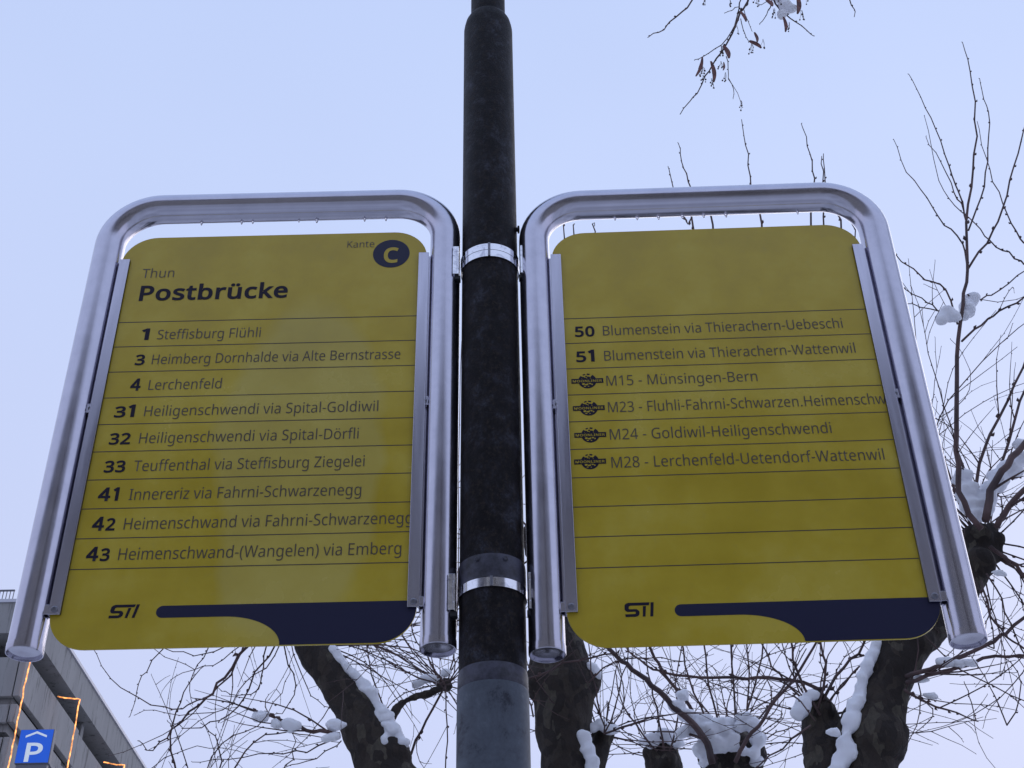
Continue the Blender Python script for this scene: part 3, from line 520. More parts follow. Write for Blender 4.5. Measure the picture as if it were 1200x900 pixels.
Lrows = [('1', 164.5, 174, 'Steffisburg Flühli', 184, 305), ('3', 157.5, 169, 'Heimberg Dornhalde via Alte Bernstrasse', 177.5, 469),
 ('4', 152, 164, 'Lerchenfeld', 173.5, 259), ('31', 133, 157, 'Heiligenschwendi via Spital-Goldiwil', 168.5, 443),
 ('32', 127, 152, 'Heiligenschwendi via Spital-Dörfli', 162.5, 420), ('33', 121, 146, 'Teuffenthal via Steffisburg Ziegelei', 156, 427),
 ('41', 114, 138, 'Innereriz via Fahrni-Schwarzenegg', 150.5, 423), ('42', 107, 134, 'Heimenschwand via Fahrni-Schwarzenegg', 144.5, 483),
 ('43', 100, 127.5, 'Heimenschwand-(Wangelen) via Emberg', 138, 470)]
for k, (nn, a, b, t_, c_, d_) in enumerate(Lrows):
    num_text(left, k, nn, a, b); line_text(left, k, t_, c_, d_)
Rrows = ['Blumenstein via Thierachern-Uebeschi', 'Blumenstein via Thierachern-Wattenwil', 'M15 - Münsingen-Bern', 'M23 - Fluhli-Fahrni-Schwarzen.Heimenschw',
         'M24 - Goldiwil-Heiligenschwendi', 'M28 - Lerchenfeld-Uetendorf-Wattenwil']
Rpx = [(707, 988), (708.5, 1003), (711, 888), (713, 1039), (715, 975), (717, 1037)]
for k in range(6): line_text(right, k, Rrows[k], *Rpx[k], frac=.30 if k > 1 else .27)
num_text(right, 0, '50', 674, 697); num_text(right, 1, '51', 675.5, 697)

def free_text(s, text, p0, px1, cap, weight, mt, bold=False, track=0):
    a, z = s.sz(*p0); b = s.s_at(px1, z); s.put(text_mesh(text, b - a, cap, weight, bold, track), 'lettering', (a, PROUD, z), mt, s.pan)
free_text(left, 'Thun', (166, 326.0), 203.5, .0300, -.006, M_TEXT)
free_text(left, 'Postbrücke', (162.5, 352.3), 336.5, .0455, .024, M_NAVYT, True, .03)
free_text(left, 'Kante', (407, 290.5), 438.5, .0225, -.006, M_TEXT)
# C badge
cx, cz = left.sz(458.6, 297.3); ax = (left.s_at(480.1, cz) - left.s_at(437.2, cz)) / 2
bad = MB().prism([(cx + ax * math.cos(2 * math.pi * i / 48), cz + ax * math.sin(2 * math.pi * i / 48)) for i in range(48)], -.0006, .0004).build('badge', M_NAVY, left.pan)
cm = text_mesh('C', .0300, .0460, .030, True)
left.put(cm, 'lettering', (cx - .0150, -.0010, cz - .0230), M_YEL, left.pan)

# navy band and company logo
def band_shape(s, xs_px, yc_px, curve_px, bot_px):
    x0, x1, z0, z1 = s.edges
    xa, zt_ = s.sz(xs_px, yc_px - 7); _, zb2 = s.sz(xs_px, yc_px + 7); r = (zt_ - zb2) / 2
    xc, _ = s.sz(curve_px[0], yc_px + 7); xe, _ = s.sz(curve_px[1], bot_px)
    zb0 = z0 + .0012; xr = x1 - .0002; rc = .067; p = []
    for i in range(13):
        a = R(90 + 180 * i / 12); p.append((xa + r + r * math.cos(a), zb2 + r + r * math.sin(a)))
    for i in range(17):
        a = R(90 - 90 * i / 16); p.append((xc + (xe - xc) * math.cos(a), zb0 + (zb2 - zb0) * math.sin(a)))
    for i in range(13):
        a = R(-90 + 90 * i / 12); p.append((xr - rc + rc * math.cos(a), zb0 + rc + rc * math.sin(a)))
    # clip the rounded corner at the top of the band
    p = [q for q in p if q[1] <= zt_ + 1e-6]; p.append((xr, zt_))
    MB().prism(p, -.0005, .0004).build('navy_band', M_NAVY, s.pan)
band_shape(left, 184, 717.2, (262, 327), 757)
band_shape(right, 790, 715.5, (865, 944), 753)
def logo(s, p0, px1, sh=.0010):
    a, z = s.sz(*p0); b = s.s_at(px1, z); W = b - a; H = W * .52
    q = lambda x, y: (a + (x * .01 + sh * (y - 50)) * W, z + y * .01 * H)
    polys = [[(4, 0), (38, 0), (46, 6), (50, 18), (50, 36), (46, 46), (40, 54), (16, 54), (14, 58), (14, 72), (16, 78), (20, 80), (82, 80), (84, 100), (12, 100), (4, 94), (0, 84), (0, 54), (4, 42), (10, 36), (36, 36), (38, 30), (37, 22), (34, 19), (2, 19)],
             [(61, 0), (70, 0), (72, 74), (62, 74)], [(86, 0), (96, 0), (98, 100), (88, 100)]]
    m = MB()
    for p in polys: m.prism([q(*t) for t in p], -.0005, .0004)
    m.build('logo', M_NAVYT, s.pan)
logo(left, (127.5, 724.6), 160.5)
logo(right, (732.5, 723.2), 767.5, .0003)
# night bus emblem: globe behind a dark banner
def moon(s, px, py):
    a, z = s.sz(px, py); w1 = s.s_at(px + 18.6, z) - a; r = s.s_at(px + 10.6, z) - a; h = .0052
    m = MB(); rnd = random.Random(3)
    lo = [(a + r * math.cos(t), z + r * math.sin(t)) for t in [math.pi + math.pi * i / 20 for i in range(21)]]
    m.prism(lo, -.0005, .0004)
    for t0, t1, ri in ((.12, .95, .58), (1.25, 1.6, .82), (1.8, 2.1, .86), (2.35, 2.95, .74)):
        arc = [(a + r * math.cos(t0 + (t1 - t0) * i / 8), z + r * math.sin(t0 + (t1 - t0) * i / 8)) for i in range(9)]
        arc += [(a + r * ri * math.cos(t1 - (t1 - t0) * i / 8), z + r * ri * math.sin(t1 - (t1 - t0) * i / 8)) for i in range(9)]
        m.prism(arc, -.0005, .0004)
    for dx, dz, rr in ((-.45, .45, .17), (-.1, .62, .13), (.15, .45, .2), (-.2, .35, .14)):
        m.prism([(a + dx * r + rr * r * math.cos(k), z + dz * r + rr * .7 * r * math.sin(k)) for k in [2 * math.pi * i / 7 for i in range(7)]], -.0005, .0004)
    em = m.build('emblem', M_NAVYT, s.pan)
    m = MB()
    for dx, dz, rr, q in ((-.45, -.42, .17, .8), (-.1, -.5, .2, .5), (.28, -.38, .13, .7), (-.3, -.72, .13, .5), (.5, -.5, .09, 1), (.05, -.3, .1, .8), (.1, -.75, .08, .6)):
        m.prism([(a + dx * r + rr * r * math.cos(k), z + dz * r + rr * q * r * math.sin(k)) for k in [2 * math.pi * i / 7 for i in range(7)]], -.0007, -.0004)
    m.build('emblem_spots', M_YEL, s.pan)
    MB().prism([(a - w1, z - h), (a + w1, z - h), (a + w1, z + h), (a - w1, z + h)], -.0008, .0004).build('banner', M_NAVYT, s.pan)
    s.put(text_mesh('MOONLINER', w1 * 1.84, .0062, .016, True, .05), 'lettering', (a - w1 * .92, -.0011, z - .0030), M_YEL, s.pan)
for p in ((688.3, 446.5), (690, 478.3), (691.7, 509.8), (691.5, 541)): moon(right, *p)

# ------------------------------------------------------------------ trees
def wiggle(p, sc, amp): return Vector((noise.noise(p * sc), noise.noise(p * sc + Vector((31, 7, 3))), noise.noise(p * sc + Vector((5, 51, 13))))) * amp
def smooth_path(pts, rad, sub=6):
    """Catmull-Rom through the points; returns points and radii."""
    P = [Vector(p) for p in pts]; o = []; rr = []
    for i in range(len(P) - 1):
        p0 = P[max(i - 1, 0)]; p1 = P[i]; p2 = P[i + 1]; p3 = P[min(i + 2, len(P) - 1)]
        for k in range(sub):
            t = k / sub; o.append(.5 * ((2 * p1) + (p2 - p0) * t + (2 * p0 - 5 * p1 + 4 * p2 - p3) * t * t + (3 * p1 - p0 - 3 * p2 + p3) * t ** 3))
            rr.append(rad[i] + (rad[i + 1] - rad[i]) * t)
    o.append(P[-1]); rr.append(rad[-1]); return o, rr
def organic(name, mb, mt, parent, voxel, amp, freq, smooth_it=0, one=False):
    """Union the pieces by a voxel remesh, then roughen the surface with noise."""
    me = bpy.data.meshes.new(name); me.from_pydata(mb.v, [], mb.f)
    o = bpy.data.objects.new(name, me); C.objects.link(o)
    md = o.modifiers.new('r', 'REMESH'); md.mode = 'VOXEL'; md.voxel_size = voxel; md.use_smooth_shade = True
    if smooth_it: sm = o.modifiers.new('s', 'SMOOTH'); sm.iterations = smooth_it; sm.factor = .5
    bpy.context.view_layer.update(); dg = bpy.context.evaluated_depsgraph_get()
    m2 = bpy.data.meshes.new_from_object(o.evaluated_get(dg)); bpy.data.objects.remove(o)
    if one:                                   # keep the largest piece only
        bm = bmesh.new(); bm.from_mesh(m2); bm.verts.ensure_lookup_table(); seen = set(); best = []
        for v0 in bm.verts:
            if v0.index in seen: continue
            st = [v0]; seen.add(v0.index); isl = []
            while st:
                q = st.pop(); isl.append(q)
                for e_ in q.link_edges:
                    o2 = e_.other_vert(q)
                    if o2.index not in seen: seen.add(o2.index); st.append(o2)
            if len(isl) > len(best): best = isl
        keep = set(best); bmesh.ops.delete(bm, geom=[q for q in bm.verts if q not in keep], context='VERTS'); bm.to_mesh(m2); bm.free()
    nv = len(m2.vertices); co = [0.0] * (nv * 3); no = [0.0] * (nv * 3)
    m2.vertices.foreach_get('co', co); m2.vertices.foreach_get('normal', no)
    for i in range(0, nv * 3, 3):
        p = Vector(co[i:i + 3]); k_ = (noise.noise(p * freq) + .5 * noise.noise(p * freq * 2.3)) * amp
        co[i] += no[i] * k_; co[i + 1] += no[i + 1] * k_; co[i + 2] += no[i + 2] * k_
    m2.vertices.foreach_set('co', co); m2.update()
    m2.materials.clear(); m2.materials.append(mt); m2.name = name
    m2.polygons.foreach_set('use_smooth', [True] * len(m2.polygons))
    o = bpy.data.objects.new(name, m2); C.objects.link(o)
    if parent: o.parent = parent; o.matrix_parent_inverse = Matrix.Translation(parent.location).inverted()
    return o
def rel(o, parent): o.parent = parent; o.matrix_parent_inverse = Matrix.Translation(parent.location).inverted(); return o
def limb(mb, pts, rad, n=14, lumps=0, rnd=random):
    P, rr = smooth_path(pts, rad)
    mb.tube(P, rr, n)
    for _ in range(lumps):
        i = rnd.randrange(1, len(P) - 1); d = Vector((rnd.uniform(-1, 1), rnd.uniform(-1, 1), rnd.uniform(-1, 1))).normalized()
        mb.ball(P[i] + d * rr[i] * .65, rr[i] * rnd.uniform(.45, .7))
def knuckle(mb, c, r, rnd=random, n=9):
    mb.ball(c, r * .85, 12, 8)
    for _ in range(n):
        d = Vector((rnd.gauss(0, 1), rnd.gauss(0, 1), rnd.gauss(0, .9))).normalized()
        mb.ball(Vector(c) + d * r * .75, r * rnd.uniform(.3, .5))

def shoot_path(start, d, length, step, wob, trop, rnd):
    """A shoot that bends a little at every bud; trop > 0 turns it upwards, < 0 lets it droop."""
    p = Vector(start); d = Vector(d).normalized(); pts = [p.copy()]; L = 0; sgn = 1; curl = Vector((rnd.gauss(0, 1), rnd.gauss(0, 1), rnd.gauss(0, .5))) * wob * 1.9
    side = d.orthogonal().normalized()
    while L < length:
        st = step * rnd.uniform(.7, 1.3); side = (side + Vector((rnd.gauss(0, 1), rnd.gauss(0, 1), rnd.gauss(0, 1))) * .35).normalized(); sgn = -sgn
        d = (d + curl + side * sgn * wob + Vector((0, 0, trop)) + Vector((rnd.gauss(0, 1), rnd.gauss(0, 1), rnd.gauss(0, 1))) * wob * .6).normalized()
        p = p + d * st; pts.append(p.copy()); L += st
    return pts
def add_shoot(mb, pts, r0, r1, n=4, bud=1.7, rnd=random):
    k = len(pts) - 1; P = []; rr = []
    for i, p in enumerate(pts):
        r = r0 + (r1 - r0) * i / k
        P.append(p); rr.append(r)
    mb.tube(P, rr, n)
    for i in range(1, len(pts)):           # buds
        r = rr[i]
        if r < .006 and rnd.random() < .85:
            d = (pts[i] - pts[i - 1]).normalized(); o = d.orthogonal().normalized(); o.rotate(Matrix.Rotation(rnd.uniform(0, 6.28), 3, d))
            mb.tube([pts[i], pts[i] + o * r * 2.0 + d * r * 1.5, pts[i] + o * r * 2.2 + d * r * 4.0], [r * .9, r * bud * .75, r * .25], 4)
def spray(mb, start, d, length, r0, rnd, trop=.04, depth=1, wob=.085, step=.075, n=5):
    pts = shoot_path(start, d, length, step, wob, trop, rnd)
    add_shoot(mb, pts, r0, max(.0011, r0 * .22), n, rnd=rnd)
    if depth > 0:
        for i in range(2, len(pts) - 1):
            if rnd.random() < .42:
                dd = (pts[i] - pts[i - 1]).normalized(); o = dd.orthogonal().normalized(); o.rotate(Matrix.Rotation(rnd.uniform(0, 6.28), 3, dd))
                f_ = 1 - i / len(pts); ll = length * rnd.uniform(.15, .42) * (.4 + f_)
                spray(mb, pts[i], dd * .75 + o * rnd.uniform(.5, .9), ll, max(.0016, r0 * (.3 + .3 * f_)), rnd, trop, depth - 1, wob, step * .8, 4)
    return pts
def trace(mb, pix, Y, r0, r1, rnd, sub=3, jit=.004, twigs=0, tl=.35, dY=0, trop=.03, nn=5):
    """A branch seen in the photograph, laid out at its own distance Y (dY: how far it runs away from or towards us)."""
    k = len(pix) - 1; P = [at(x, y, Y + dY * i / k) for i, (x, y) in enumerate(pix)]
    pts, rr = smooth_path(P, [r0 + (r1 - r0) * i / k for i in range(k + 1)], sub)
    pts = [p + Vector((rnd.gauss(0, jit), rnd.gauss(0, jit * 2), rnd.gauss(0, jit))) if 0 < i < len(pts) - 1 else p for i, p in enumerate(pts)]
    mb.tube(pts, rr, nn)
    for i in range(1, len(pts)):
        if rr[i] < .007 and rnd.random() < .8:
            d = (pts[i] - pts[i - 1]).normalized(); o = d.orthogonal().normalized(); o.rotate(Matrix.Rotation(rnd.uniform(0, 6.28), 3, d)); r = rr[i]
            mb.tube([pts[i], pts[i] + o * r * 2 + d * r * 1.2, pts[i] + o * r * 2.2 + d * r * 3.5], [r * .9, r * 1.2, r * .3], 4)
    for _ in range(twigs):
        i = rnd.randrange(1, max(2, int(len(pts) * .65))); d = (pts[i] - pts[i - 1]).normalized(); o = d.orthogonal().normalized(); o.rotate(Matrix.Rotation(rnd.uniform(0, 6.28), 3, d))
        spray(mb, pts[i], d * 1.0 + o * .55, tl * rnd.uniform(.5, 1.2), max(.0018, rr[i] * .5), rnd, trop, 1 if rnd.random() < .4 else 0, n=4)
    return pts
def branch_obj(mb, parent): return rel(mb.build('branch', M_TWIG, None, True), parent)
def snow_obj(blobs, parent, voxel=.016, amp=.010, name='snow_clump'):
    mb = MB()
    rs = random.Random(len(blobs) * 7 + int(blobs[0][0][0] * 1000))
    for c, r, sq in blobs:
        c = Vector(c); r *= 1.18; mb.ball(c, r * .80, 12, 8, sq)
        for _ in range(7):
            d = Vector((rs.gauss(0, 1), rs.gauss(0, 1), rs.gauss(0, .8))).normalized()
            mb.ball(c + Vector((d.x * sq[0], d.y * sq[1], d.z * sq[2])) * r * .62, r * rs.uniform(.28, .5), 8, 6, (1.2, 1.1, .8))
    return organic(name, mb, M_SNOW, parent, min(voxel, .009) if voxel > .006 else voxel * .8, amp * .8, 24, 3, one=True)
def snow_line(pix, Y, r0, r1, rnd, n=12, off=(0, 0, 0)):
    P, rr = smooth_path([at(x, y, Y) for x, y in pix], [r0 + (r1 - r0) * i / (len(pix) - 1) for i in range(len(pix))], 9)
    return [(p + Vector(off) + Vector((rnd.gauss(0, r * .22), rnd.gauss(0, r * .2), rnd.gauss(0, r * .15))), r * rnd.uniform(.6, 1.15), (1, 1, .85)) for p, r in zip(P, rr)]

# ---- tree A : limb and snow below the left sign
rA = random.Random(11)
YA = 5.5
baseA = at(500, 1500, YA)
tA = empty('plane_tree', (baseA.x, YA, 0), 0, 'bare pollarded plane tree whose snow edged limb rises behind the left sign', 'tree', 'pollarded plane trees behind the signs')
m = MB()
foot = Vector((baseA.x, YA, 0))
kA = at(322, 672, YA + .1)
limb(m, [foot, foot + Vector((.02, 0, 1.2)), foot + Vector((0, 0, 2.4)), at(487, 985, YA), at(452, 905, YA), at(427, 852, YA), at(398, 805, YA), at(366, 762, YA), at(342, 715, YA + .05), kA],
     [.22, .19, .17, .125, .108, .098, .080, .068, .066, .07], 16, 6, rA)
m.ball(at(430, 858, YA), .108, 10, 8); m.ball(at(458, 885, YA - .02), .09)
knuckle(m, kA, .13, rA)
k2 = at(522, 803, YA + .15)
limb(m, [at(455, 848, YA), at(472, 823, YA + .05), at(508, 811, YA + .1), k2], [.022, .017, .015, .02], 8); knuckle(m, k2, .042, rA, 7)
# second limb of the same crown, off to the left and lower
kA3 = at(236, 1010, YA + .6)
limb(m, [foot + Vector((0, 0, 2.3)), foot + Vector((-.4, .3, 2.7)), kA3], [.14, .10, .09], 12, 3, rA); knuckle(m, kA3, .12, rA)
organic('trunk', m, M_BARK, tA, .013, .010, 11, 1)
snow_obj(snow_line([(380, 763), (398, 783), (418, 805), (432, 826), (446, 848), (462, 876)], YA - .05, .020, .036, rA, off=(.026, 0, .012)) , tA)
snow_obj([(at(446, 843, YA - .05), .05, (1, .8, 1)), (at(455, 858, YA - .05), .05, (.9, .8, 1.1)), (at(462, 872, YA - .05), .036, (.8, .8, 1.2)), (at(450, 868, YA - .09), .03, (.7, .8, 1.2))], tA)
b = MB(); trace(b, [(398, 860), (375, 857), (352, 852), (329, 844), (308, 838), (292, 832), (262, 822), (225, 818)], YA - .1, .010, .0016, rA, 3, .004, 5, .4); branch_obj(b, tA)
for c, rr_ in (((306, 841), .030), ((322, 846), .022), ((339, 851), .032), ((392, 851), .034), ((388, 866), .024)):
    p = at(c[0], c[1], YA - .1); snow_obj([(p + Vector((rA.gauss(0, .010), 0, rA.gauss(0, .01))), rr_ * q, (1.2, 1, .8)) for q in (1, .7, .8)], tA, .010, .006)
snow_obj([(k2 + Vector((-.07, -.03, .02)), .03, (1.6, 1, .7)), (k2 + Vector((-.12, -.03, -.005)), .022, (1.3, 1, .7)), (k2 + Vector((0, -.02, .05)), .025, (1, 1, .8))], tA, .010, .006)
TR_A = [
 ([(331, 700), (318, 735), (289, 758), (262, 793), (242, 818), (213, 844), (196, 862), (178, 880), (163, 868)], .0085, .0018, 6),
 ([(300, 700), (288, 745), (270, 790), (249, 811), (222, 827), (191, 829), (151, 811), (124, 789), (109, 760)], .005, .0016, 5),
 ([(320, 720), (309, 768), (306, 800), (294, 812), (270, 812), (256, 806)], .004, .0015, 3),
 ([(330, 720), (334, 765), (346, 802), (337, 828), (318, 838)], .004, .0016, 3),
 ([(290, 700), (255, 740), (238, 770), (222, 800), (226, 826)], .0035, .0015, 3),
 ([(270, 690), (205, 745), (172, 785), (160, 810), (152, 840)], .0035, .0015, 3),
 ([(340, 730), (300, 790), (278, 830), (246, 850), (215, 852), (196, 845)], .0045, .0015, 4),
 ([(236, 1010), (215, 930), (200, 880), (206, 835), (222, 800), (240, 780)], .006, .0016, 5),
 ([(236, 1010), (262, 930), (285, 880), (325, 860), (362, 862), (398, 870)], .005, .0016, 5),
 ([(236, 1010), (250, 940), (258, 890), (252, 862), (236, 848)], .005, .0016, 4),
 ([(236, 1010), (300, 930), (330, 905), (345, 880), (342, 850)], .005, .0016, 4),
 ([(455, 848), (436, 790), (430, 757), (428, 700)], .004, .0018, 3), ([(430, 850), (395, 800), (383, 760), (380, 700)], .004, .002, 3),
 ([(522, 803), (500, 770), (486, 740), (478, 690)], .004, .002, 4), ([(522, 803), (531, 770), (536, 730), (538, 560), (541, 400)], .004, .0018, 5),
 ([(522, 803), (478, 790), (440, 760), (420, 730)], .004, .0016, 4), ([(522, 803), (500, 845), (488, 870), (470, 912)], .005, .006, 3),
 ([(522, 803), (524, 850), (522, 900)], .003, .003, 3), ([(522, 803), (470, 760), (462, 745)], .003, .0016, 2)]
TR_A += [([(325, 700), (290, 742), (252, 763), (215, 766), (180, 758), (140, 757)], .0035, .0014, 2), ([(320, 700), (300, 740), (262, 772), (228, 782), (196, 770), (176, 755)], .003, .0013, 2),
 ([(236, 1010), (230, 930), (262, 872), (300, 850), (330, 812), (340, 780)], .0035, .0013, 4), ([(236, 1010), (180, 940), (172, 905), (205, 884), (245, 876), (290, 884)], .003, .0013, 3),
 ([(335, 720), (322, 770), (290, 800), (262, 832), (224, 838), (180, 832), (158, 838)], .003, .0012, 3), ([(335, 720), (352, 790), (372, 822), (392, 832)], .003, .0014, 2),
 ([(398, 862), (360, 880), (318, 882), (270, 890), (225, 893)], .004, .0014, 3), ([(400, 868), (372, 888), (340, 897), (310, 910)], .003, .0014, 2)]
for px_, r0, r1, tw in TR_A:
    b = MB(); trace(b, px_, YA + rA.uniform(-.1, .3), r0, r1, rA, 3, .004, tw // 2, .38, rA.uniform(-.3, .3), trop=-.01 if px_[0][0] < 400 else .03); branch_obj(b, tA)
fine = MB()
for _ in range(3):
    d = Vector((rA.uniform(-1.0, .35), rA.uniform(-.4, .6), rA.uniform(-.55, .5)))
    spray(fine, kA + d.normalized() * .08, d, rA.uniform(.7, 1.4), .0048, rA, rA.choice((-.05, -.02, .04)), 1)
for _ in range(2):
    d = Vector((rA.uniform(-.9, .9), rA.uniform(-.5, .6), rA.uniform(.25, 1))); spray(fine, kA3 + d.normalized() * .08, d, rA.uniform(.6, 1.0), .004, rA, .03, 1)
for _ in range(15):
    d = Vector((rA.uniform(-1, .8), rA.uniform(-.5, .6), rA.uniform(-.35, 1))); spray(fine, k2 + d.normalized() * .03, d, rA.uniform(.35, .9), .003, rA, .03, 1)
for _ in range(22):
    q = rA.random(); s_ = at(366, 762, YA).lerp(at(342, 715, YA + .05), q) if q < .6 else kA
    spray(fine, s_ + Vector((.03, .03, .02)), Vector((rA.uniform(.5, 1.2), rA.uniform(-.3, .5), rA.uniform(-.25, .35))), rA.uniform(.6, 1.2), .0036, rA, rA.choice((-.09, -.05, -.02)), 1)
tag(rel(fine.build('twigs', M_TWIG, None, True), tA), kind='stuff')

# ---- tree B : thick limb right behind the post
rB = random.Random(23); YB = 5.9
bB = at(672, 1500, YB)
tB = empty('plane_tree', (bB.x, YB, 0), 0, 'bare plane tree with thick mottled limb directly behind the post', 'tree', 'pollarded plane trees behind the signs')
m = MB(); foot = Vector((bB.x, YB, 0)); kB = at(640, 640, YB)
limb(m, [foot, foot + Vector((-.02, 0, 1.2)), foot + Vector((0, 0, 2.6)), at(668, 985, YB), at(665, 900, YB), at(660, 850, YB), at(661, 806, YB), at(655, 765, YB), at(652, 720, YB), at(648, 680, YB), kB],
     [.24, .20, .18, .135, .118, .125, .140, .128, .10, .085, .09], 18, 8, rB)
m.ball(at(684, 800, YB), .085, 10, 8); m.ball(at(635, 800, YB), .09, 10, 8)
knuckle(m, kB, .13, rB)
kB2 = at(708, 860, YB + .1); limb(m, [at(672, 960, YB), at(696, 900, YB + .05), kB2], [.07, .045, .045], 10); knuckle(m, kB2, .062, rB, 8)
organic('trunk', m, M_BARK, tB, .013, .011, 10, 1)
snow_obj([(at(693, 783, YB - .05), .034, (1.1, 1, .9)), (at(700, 790, YB - .05), .026, (1, 1, 1))], tB, .011, .006)
snow_obj(snow_line([(684, 862), (690, 878), (694, 905)], YB - .1, .026, .03, rB), tB, .011, .006)
snow_obj([(at(704, 848, YB), .03, (1.2, 1, .8)), (at(716, 855, YB), .035, (1.3, 1, .7)), (at(694, 853, YB), .03, (1, 1, .8))], tB, .011, .006)
TR_B = [([(690, 800), (720, 776), (760, 768), (800, 775)], .004, .002, 3), ([(708, 860), (740, 850), (775, 845), (810, 850)], .005, .002, 3), ([(708, 860), (700, 820), (690, 770), (684, 700)], .004, .002, 4),
 ([(620, 795), (660, 782), (711, 768), (725, 765)], .0055, .0035, 2), ([(708, 860), (726, 810), (736, 760), (741, 700)], .004, .002, 4), ([(625, 840), (610, 780), (606, 700)], .004, .002, 2)]
for px_, r0, r1, tw in TR_B:
    b = MB(); trace(b, px_, YB - .25, r0, r1, rB, 3, .006, tw, .35); branch_obj(b, tB)
fine = MB()
for _ in range(11):
    d = Vector((rB.uniform(-1, 1), rB.uniform(-.5, .5), rB.uniform(-.2, 1))); spray(fine, kB2 + d.normalized() * .04, d, rB.uniform(.3, .9), .0034, rB, .03, 1)
for _ in range(7):
    d = Vector((rB.uniform(-.8, .8), rB.uniform(-.5, .6), rB.uniform(-.7, .9))); spray(fine, kB + d.normalized() * .1, d, rB.uniform(.6, 1.3), .005, rB, -.01, 1)
tag(rel(fine.build('twigs', M_TWIG, None, True), tB), kind='stuff')

# ---- tree C : right-hand tree, limb, knob and the tall shoots at the right edge
rC = random.Random(5); YC = 5.2
bC = at(1000, 1500, YC)
tC = empty('plane_tree', (bC.x, YC, 0), 0, 'bare plane tree with tall shoots rising at the right edge of the picture', 'tree', 'pollarded plane trees behind the signs')
m = MB(); foot = Vector((bC.x, YC, 0)); kC = at(1150, 638, YC + .05)
limb(m, [foot, foot + Vector((.02, 0, 1.2)), foot + Vector((0, 0, 2.4)), at(1008, 985, YC), at(1019, 900, YC), at(1026, 850, YC), at(1040, 800, YC), at(1062, 758, YC), at(1098, 725, YC + .02), at(1130, 690, YC + .04), kC],
     [.25, .21, .18, .122, .105, .112, .100, .098, .080, .070, .075], 18, 9, rC)
m.ball(at(1030, 866, YC - .02), .118, 12, 8); m.ball(at(1012, 850, YC), .10)
knuckle(m, kC, .098, rC, 12); m.ball(at(1148, 660, YC), .07)
kC2 = at(961, 838, YC + .1)
limb(m, [at(1003, 985, YC), at(975, 930, YC + .05), at(965, 880, YC + .08), kC2], [.10, .085, .085, .08], 14, 4, rC); knuckle(m, kC2, .088, rC, 12)
organic('trunk', m, M_BARK, tC, .012, .011, 11, 1)
snow_obj(snow_line([(1030, 742), (1021, 772), (1012, 798), (1002, 828), (994, 858), (980, 910)], YC - .07, .020, .038, rC), tC, .012, .006)
snow_obj([(at(941, 828, YC), .04, (1, 1, 1)), (at(935, 836, YC), .034, (1, 1, 1)), (at(952, 815, YC), .03, (1.1, 1, .9)), (at(966, 808, YC + .05), .028, (1.4, 1, .7)), (at(980, 800, YC + .1), .03, (1, 1, 1))], tC, .012, .008)
snow_obj([(at(1133, 576, YC - .1), .05, (1, 1, 1.2)), (at(1128, 560, YC - .1), .042, (1, 1, 1)), (at(1135, 592, YC - .1), .045, (1, 1, 1)), (at(1152, 592, YC - .1), .05, (1, 1, 1.2)), (at(1160, 577, YC - .1), .042, (.8, 1, 1.4)), (at(1145, 604, YC - .12), .038, (1, 1, .9)), (at(1170, 563, YC - .08), .044, (1, 1, 1.4)), (at(1184, 550, YC - .08), .044, (1.1, 1, 1.2)), (at(1194, 538, YC - .08), .036, (1.1, 1, 1.2))], tC, .012, .010)
snow_obj([(at(1195, 520, YC), .03, (1, 1, .9)), (at(1190, 640, YC), .026, (1.2, 1, .8))], tC, .012, .008)
snow_obj([(at(1111, 368, YC - .24), .040, (1.2, 1, .8)), (at(1104, 375, YC - .24), .030, (1.2, 1, .9)), (at(1119, 371, YC - .24), .034, (1, 1, .8))], tC, .010, .007)
snow_obj([(at(1133, 361, YC - .17), .042, (1, 1, 1.2)), (at(1139, 350, YC - .17), .034, (1, 1, 1.1)), (at(1129, 370, YC - .17), .030, (1, 1, .9))], tC, .010, .007)
for c in (((976, 858)), ((1078, 795)), ((1090, 815)), ((1106, 776)), ((1120, 778)), ((1136, 777)), ((1170, 672))):
    p = at(c[0], c[1], YC - .12); rr_ = rC.uniform(.018, .030)
    snow_obj([(p, rr_, (1.3, 1, .8)), (p + Vector((.02, 0, -.006)), rr_ * .75, (1, 1, .8)), (p + Vector((-.018, 0, .004)), rr_ * .7, (1, 1, .8))], tC, .010, .006)
